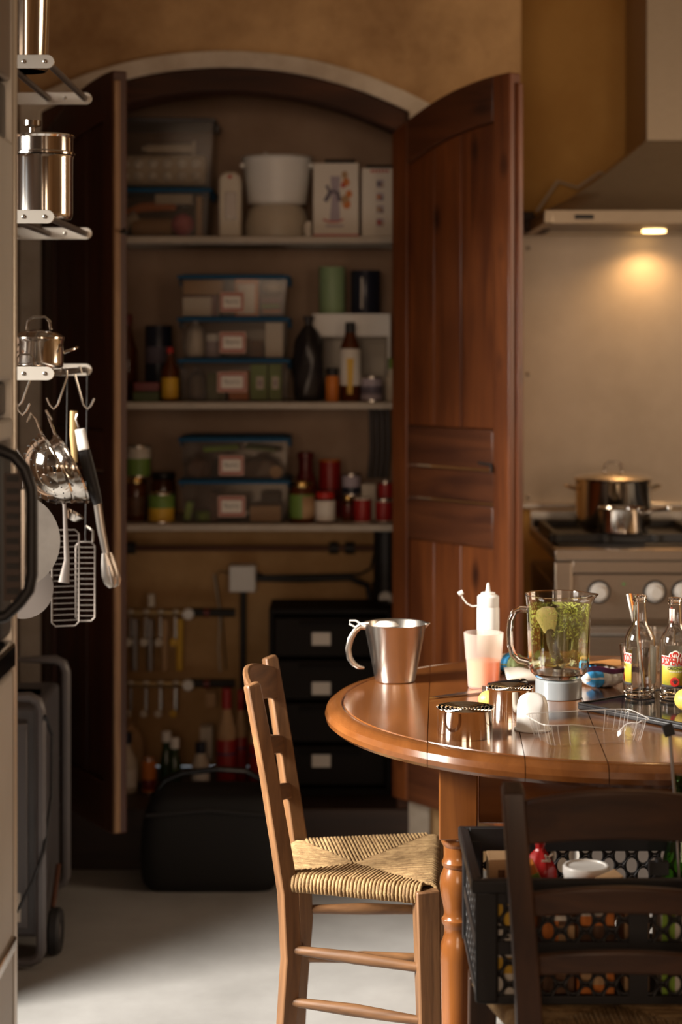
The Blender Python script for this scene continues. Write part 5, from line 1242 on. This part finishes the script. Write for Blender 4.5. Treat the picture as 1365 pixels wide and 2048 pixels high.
# clear beer bottles on a black tray
trz = math.radians(-24)
tray = thing('black_tray','glossy black tray under the beer bottles on the table','tray',(.654,3.49,Z),math.radians(39.7))
MB().box((0,0,.005),(.36,.26,.010)).build('base','black',tray,bevel=.003)
MB().box((0,0,.0106),(.344,.244,.0012)).build('glass_plate','blackg',tray)
for s in (-1,1):
    MB().box((0,s*.127,.0112),(.36,.006,.004)).build('lip','black',tray,bevel=.001); MB().box((s*.177,0,.0112),(.006,.248,.004)).build('lip','black',tray,bevel=.001)
M['labelart'] = mat('label_yellow_green',(.72,.34,.03),.5,vs=22,col2=(.30,.34,.04))
def beer(label, px, pyb, pyt, lab, D, kind='bottle'):
    zb_ = Z+.0118
    t = thing('beer_bottle',label,'bottle',(at(px,D),D,zb_)); h = zat(pyt,D)-zb_; r = 30.5*D/F
    P = [(.90,0),(1,.012),(1,.54),(.97,.585),(.80,.645),(.52,.71),(.455,.76),(.40,.90),(.40,.935),(.47,.942),(.48,.955),(.43,.965),(.45,.972),(.47,.985),(.42,1.0)]
    out = [(.0005,.003),(r*.6,.003),(r*.86,0)]+[(r*a,h*b_) for a,b_ in P]
    inn = [(r*a-.0028,h*b_) for a,b_ in ((.42,.999),(.40,.90),(.455,.76),(.52,.71),(.80,.64),(.97,.58),(1,.54),(1,.06),(.8,.04))]+[(.0005,h*.035)]
    MB().lathe(out+inn,48).build('glass','glass',t)
    rl = r+.0004
    def patch(name,a0,a1,z0,z1,m,rad=rl,n=24,par=None):
        return MB().grid(lambda u,v: Vector((rad*math.cos(a0+(a1-a0)*u),rad*math.sin(a0+(a1-a0)*u),z0+(z1-z0)*v)),n,2).build(name,m,par or t,solid=.0002)
    def wrap(txt,size,ac,zc,m,name,rad,xs=1.0,par=None,bold=0,vert=False):
        vs,fs = textmesh(txt,size,xs,bold)
        pv = []
        for v in vs:
            x_, y_ = (v.x,v.y) if not vert else (-v.y,v.x)
            a = ac+x_/rad; pv.append((rad*math.cos(a),rad*math.sin(a),zc+y_))
        return MB().add(pv,fs).build(name,m,par or t,recalc=False)
    ac = lab
    L = patch('front_label',ac-1.0,ac+1.0,h*.13,h*.44,'labelart')
    patch('label_top',ac-1.0,ac+1.0,h*.335,h*.44,'paper',rl+.0003,par=L)
    patch('label_base',ac-1.0,ac+1.0,h*.125,h*.150,'ink',rl+.0003,par=L)
    wrap('DESPERADOS',.0215,ac,h*.385,'paper','lettering_outline',rl+.0006,.46,L,.0006); wrap('DESPERADOS',.0215,ac,h*.385,'red','lettering',rl+.0010,.46,L,.0005)
    wrap('ORIGINAL',.0075,ac,h*.315,'ink','lettering',rl+.0008,.9,L,.0001)
    wrap('TEQUILA BEER',.0042,ac,h*.285,'paper','lettering',rl+.0008,.9,L)
    for k,(da,dz,rr) in enumerate(((-.22,.445,.0050),(0,.457,.0062),(.22,.445,.0050))):
        R_ = rl+.0005; c_ = Vector((R_*math.cos(ac+da),R_*math.sin(ac+da),h*dz)); Rm = Matrix.Rotation(ac+da,3,'Z')
        MB().sphere(c_,(.0004,rr+.0014,rr+.0010),14,8,R=Rm).build('emblem_outline','paper',L); MB().sphere(c_+c_.normalized()*.0002,(.0005,rr,rr*.85),14,8,R=Rm).build('emblem','red',L)
    c_ = Vector(((rl+.0006)*math.cos(ac-.05),(rl+.0006)*math.sin(ac-.05),h*.185)); Rm = Matrix.Rotation(ac-.05,3,'Z')
    e1 = MB().sphere(c_,(.0006,.0088,.0088),18,8,R=Rm).build('emblem','red',L)
    for k in range(5):
        a = -1.1+k*.55; d_ = Rm @ Vector((0,math.sin(a)*.006,math.cos(a)*.006))
        MB().tube([c_+Vector((c_.x,c_.y,0)).normalized()*.0008-Vector((0,0,.003)),c_+Vector((c_.x,c_.y,0)).normalized()*.0008+d_],[.0010,.0003],4).build('leaf_mark','ink',L)
    patch('back_label',ac+PI-.75,ac+PI+.75,h*.14,h*.5,M['backlabel'],rl)
    rn = r*.43+.0006
    N = patch('neck_label',ac-.95,ac-.05,h*.775,h*.895,'paper',rn)
    wrap('DESPERADOS',.0052,ac-.5,h*.835,'red','lettering',rn+.0006,.9,N,vert=True)
    return t
M['backlabel'] = translucent('clear_label',(.80,.78,.70),.4,.3,.05,.45)
beer('clear beer bottle with its label turned away, left one on the black tray',1281,1411,1190,math.radians(-180-8),3.545)
beer('clear beer bottle with red and yellow label facing front, at right edge',1351,1420,1195,math.radians(-90-8),3.525)
# glasses with straws behind the bottles
def tumbler_glass(label, px, pyt, pyb, r, D, rim=1.0):
    t = thing('drinking_glass',label,'glass',(at(px,D),D,Z)); h = zat(pyt,D)-Z
    MB().shell([(r*.78,0),(r*.80,.003),(r*rim,h-.001),(r*rim*.985,h)],.0022,40).build('glass','glass',t); return t
tumbler_glass('clear drinking glass half hidden behind the left beer bottle',1280,1288,1400,.0385,3.66)
tumbler_glass('taller clear glass further back between the beer bottles',1310,1258,1345,.045,3.90)
for (a,b_,m_,l_) in (((1256,1188),(1270,1262),'white','white drinking straw standing behind the left beer bottle'),((1262,1187),(1276,1262),'orange','orange drinking straw standing behind the left beer bottle')):
    D = 3.69 if m_ == 'white' else 3.70
    tag(MB().tube([(at(a[0],D),D,zat(a[1],D)),(at(b_[0],D),D-.01,zat(b_[1],D)),(at(b_[0]+16,D),D-.02,Z+.006)],.0024,10).build('drinking_straw',m_),l_,'straw')
# snack packets
def packet(name,label,px0,px1,D,dep,hh,m,rz,parts,seed):
    rng = random.Random(seed); x = at((px0+px1)/2,D); w = (px1-px0)/F*D
    t = thing(name,label,'packet',(x,D,Z),rz)
    def f(u,v):
        a = 2*PI*v; uu = u*2-1; e = (1-abs(uu)**5)
        cr_ = 1+.10*math.sin(uu*9+seed)*math.sin(a*3)+.06*math.sin(uu*23+a*2)
        zz = hh/2*(1+math.sin(a)*e*cr_) if e > .01 else hh/2
        return Vector((uu*w/2, math.cos(a)*dep/2*(.85+.15*e)*(1+.04*math.sin(uu*17)), max(zz*.98,0.0)))
    MB().grid(f,26,22).build('wrapper',m,t,ang=25)
    for (u0,u1,pm) in parts:
        MB().grid(lambda a,b_: f(u0+(u1-u0)*a,.02+.46*b_)+Vector((0,0,.0012)),10,12).build('print',pm,t,ang=25)
        MB().grid(lambda a,b_: f(u0+(u1-u0)*a,.5+.20*b_)+Vector((0,-.0012,0)),10,8).build('print',pm,t,ang=25)
    return t
M['foilblue'] = mat('blue_foil',(.05,.30,.62),.25); M['foilwhite'] = mat('white_foil',(.62,.58,.54),.3); M['purple'] = mat('purple_print',(.20,.05,.16),.35)
packet('snack_packet','blue and white snack packet with orange top lying by the blender jug',1160,1244,3.715,.085,.042,'foilwhite',.25,((.06,.38,'foilblue'),),3)
tag(MB().grid(lambda u,v: Vector((-.045+.09*u,-.035+.05*v,.0455+.003*math.sin(u*7)*math.cos(v*4))),10,8).build('snack_wrapper',mat('dull_orange_foil',(.40,.17,.05),.35),loc=(at(1215,3.72),3.73,Z),solid=.001),'torn orange wrapper lying on the blue snack packet','wrapper')
tag(MB().grid(lambda u,v: Vector((-.05+.10*u,-.01+.016*v,.046-.012*v+.003*math.sin(u*9))),10,5).build('purple_wrapper','purple',loc=(at(1222,3.69),3.665,Z),solid=.001),'crumpled purple strip on the front of the blue snack packet','wrapper')
packet('salad_packet','green and blue packet lying behind the tumbler',996,1048,3.88,.07,.036,mat('green_foil',(.22,.27,.12),.35),-.5,((.0,.35,'foilwhite'),(.36,.62,'foilblue')),6)
tag(MB().grid(lambda u,v: Vector((-.04+.08*u,-.05+.10*v,.004+.012*abs(math.sin(u*2.6+v))*v)),10,10).build('paper_sheet','paper',loc=(at(1052,3.80),3.80,Z),solid=.0006),'curled white paper sheet beside the blender jug','paper')
# knife
def tpos(px,py): d = dtab(py); return Vector((at(px,d),d,Z))
k0, k1, k2 = tpos(862,1400), tpos(975,1386), tpos(1056,1376)
kn_ = thing('kitchen_knife','kitchen knife with black handle lying across the table seam','knife',k1,math.atan2((k2-k1).y,(k2-k1).x))
Lb, Lh = (k1-k0).length, (k2-k1).length
MB().prism([(-Lb,.004),(-Lb*.8,.0125),(-Lb*.3,.019),(0,.020),(0,-.002),(-Lb*.6,-.002)],.002,.0034,'xy').build('blade','satin',kn_)
MB().box((.006,.008,.007),(.014,.020,.012)).build('bolster','polish',kn_,bevel=.003)
MB().tube([(.012,.008,.0085),(Lh*.3,.008,.0095),(Lh*.7,.007,.0095),(Lh*.95,.004,.0095),(Lh,.004,.0095)],[.0085,.0092,.0085,.0092,.006],12,sq=1.05).build('handle','blackg',kn_)
# nested round cutters
def cutters(label, px, py, r, h, D):
    t = thing('pastry_cutters',label,'pastry cutter',(at(px,D),D,Z)); n = 6
    for k in range(n):
        rr = r*(1-.155*k); hh = h*(1-.0*k)-.0004*k
        MB().lathe([(rr,0),(rr,hh-.004),(rr+.0022,hh-.001),(rr+.0018,hh),(rr-.0006,hh-.001),(rr-.0010,hh-.004),(rr-.0010,0)],56,closed=True).build('ring','mirror',t)
    return t
cutters('nested round steel pastry cutters at the front of the table',931,1485,.0475,.049,3.245)
t = cutters('nested round steel pastry cutters behind the white cap',1022,1445,.0395,.056,3.40)
# white domed cap with a cut face
D = 3.265+.03
cp = thing('measuring_cap','white domed plastic cap standing upside down on the table','cap',(at(1066,D),D,Z))
q = D/F; hh = zat(1386,D)-Z
def capf(a,r,z,j):
    return r
pr = [(36*q,0),(37*q,.001),(37*q,.003),(33.5*q,.0045),(32.6*q,.008),(31*q,hh*.62),(29*q,hh*.78),(24*q,hh*.91),(14*q,hh*.985),(.0005,hh)]
b = MB().lathe(pr,48)
for v in b.v:     # the flat slanting cut on the side towards the camera
    lim = -(.030-.020*max(0,(v.z-hh*.45)/(hh*.55)))
    if v.z > hh*.35 and v.y < lim: v.y = lim
b.build('shell','white',cp,ang=30)
# crumpled clear plastic tray
pd = thing('plastic_punnet','crumpled clear plastic punnet lying at the front of the table','plastic tray',(at(1176,3.21),3.215,Z),math.radians(14))
def pun(u,v):
    a = 2*PI*u; e = .28; c_, s_ = math.cos(a), math.sin(a)
    x_ = math.copysign(abs(c_)**e,c_); y_ = math.copysign(abs(s_)**e,s_)
    hgt = .036; k = v
    if k < .35: rr = k/.35*.90; zz = .0012
    elif k < .92: f = (k-.35)/.57; rr = .90+.10*f; zz = .0012+hgt*f
    else: rr = 1.0+(k-.92)/.08*.05; zz = hgt+.0012
    X_, Y_ = x_*.092*rr, y_*.052*rr
    if Y_ < -.02 and -.02 < X_ < .075:     # the front wall has caved in
        d_ = math.exp(-((X_-.030)/.034)**2)*min(1,(-Y_-.02)/.03)
        Y_ += .030*d_*(zz/hgt); zz *= 1-.55*d_; zz += .010*d_*math.sin(X_*130)
    rib = .0014*math.cos(a*22) if .4 < k < .9 else 0
    return Vector((X_*(1+rib*8),Y_*(1+rib*10),max(zz,.0008)))
MB().grid(pun,88,22,True).build('shell','clear',pd,ang=25)
MB().tube([pun(i/88,1.0) for i in range(88)],.0011,5,closed=True).build('rim','clearedge',pd)
for i in range(0,88,4): MB().tube([pun(i/88,v) for v in (.36,.5,.65,.8,.92)],.0006,4).build('rib','clearedge',pd)
# lemon pieces
lem = mat('lemon',(.72,.50,.10),.45,bump=.3,bs=200)
tag(MB().sphere((0,0,.016),(.022,.018,.016),18,10).build('lemon_half',lem,loc=tpos(976,1420)+Vector((.006,.02,0))),'yellow lemon piece peeking out beside the rear pastry cutters','lemon')
tag(MB().sphere((0,0,.020),(.024,.022,.0205),18,10).build('lemon_half',lem,loc=(at(1372,3.42),3.40,Z+.0120)),'yellow lemon piece on the tray at the right edge','lemon')
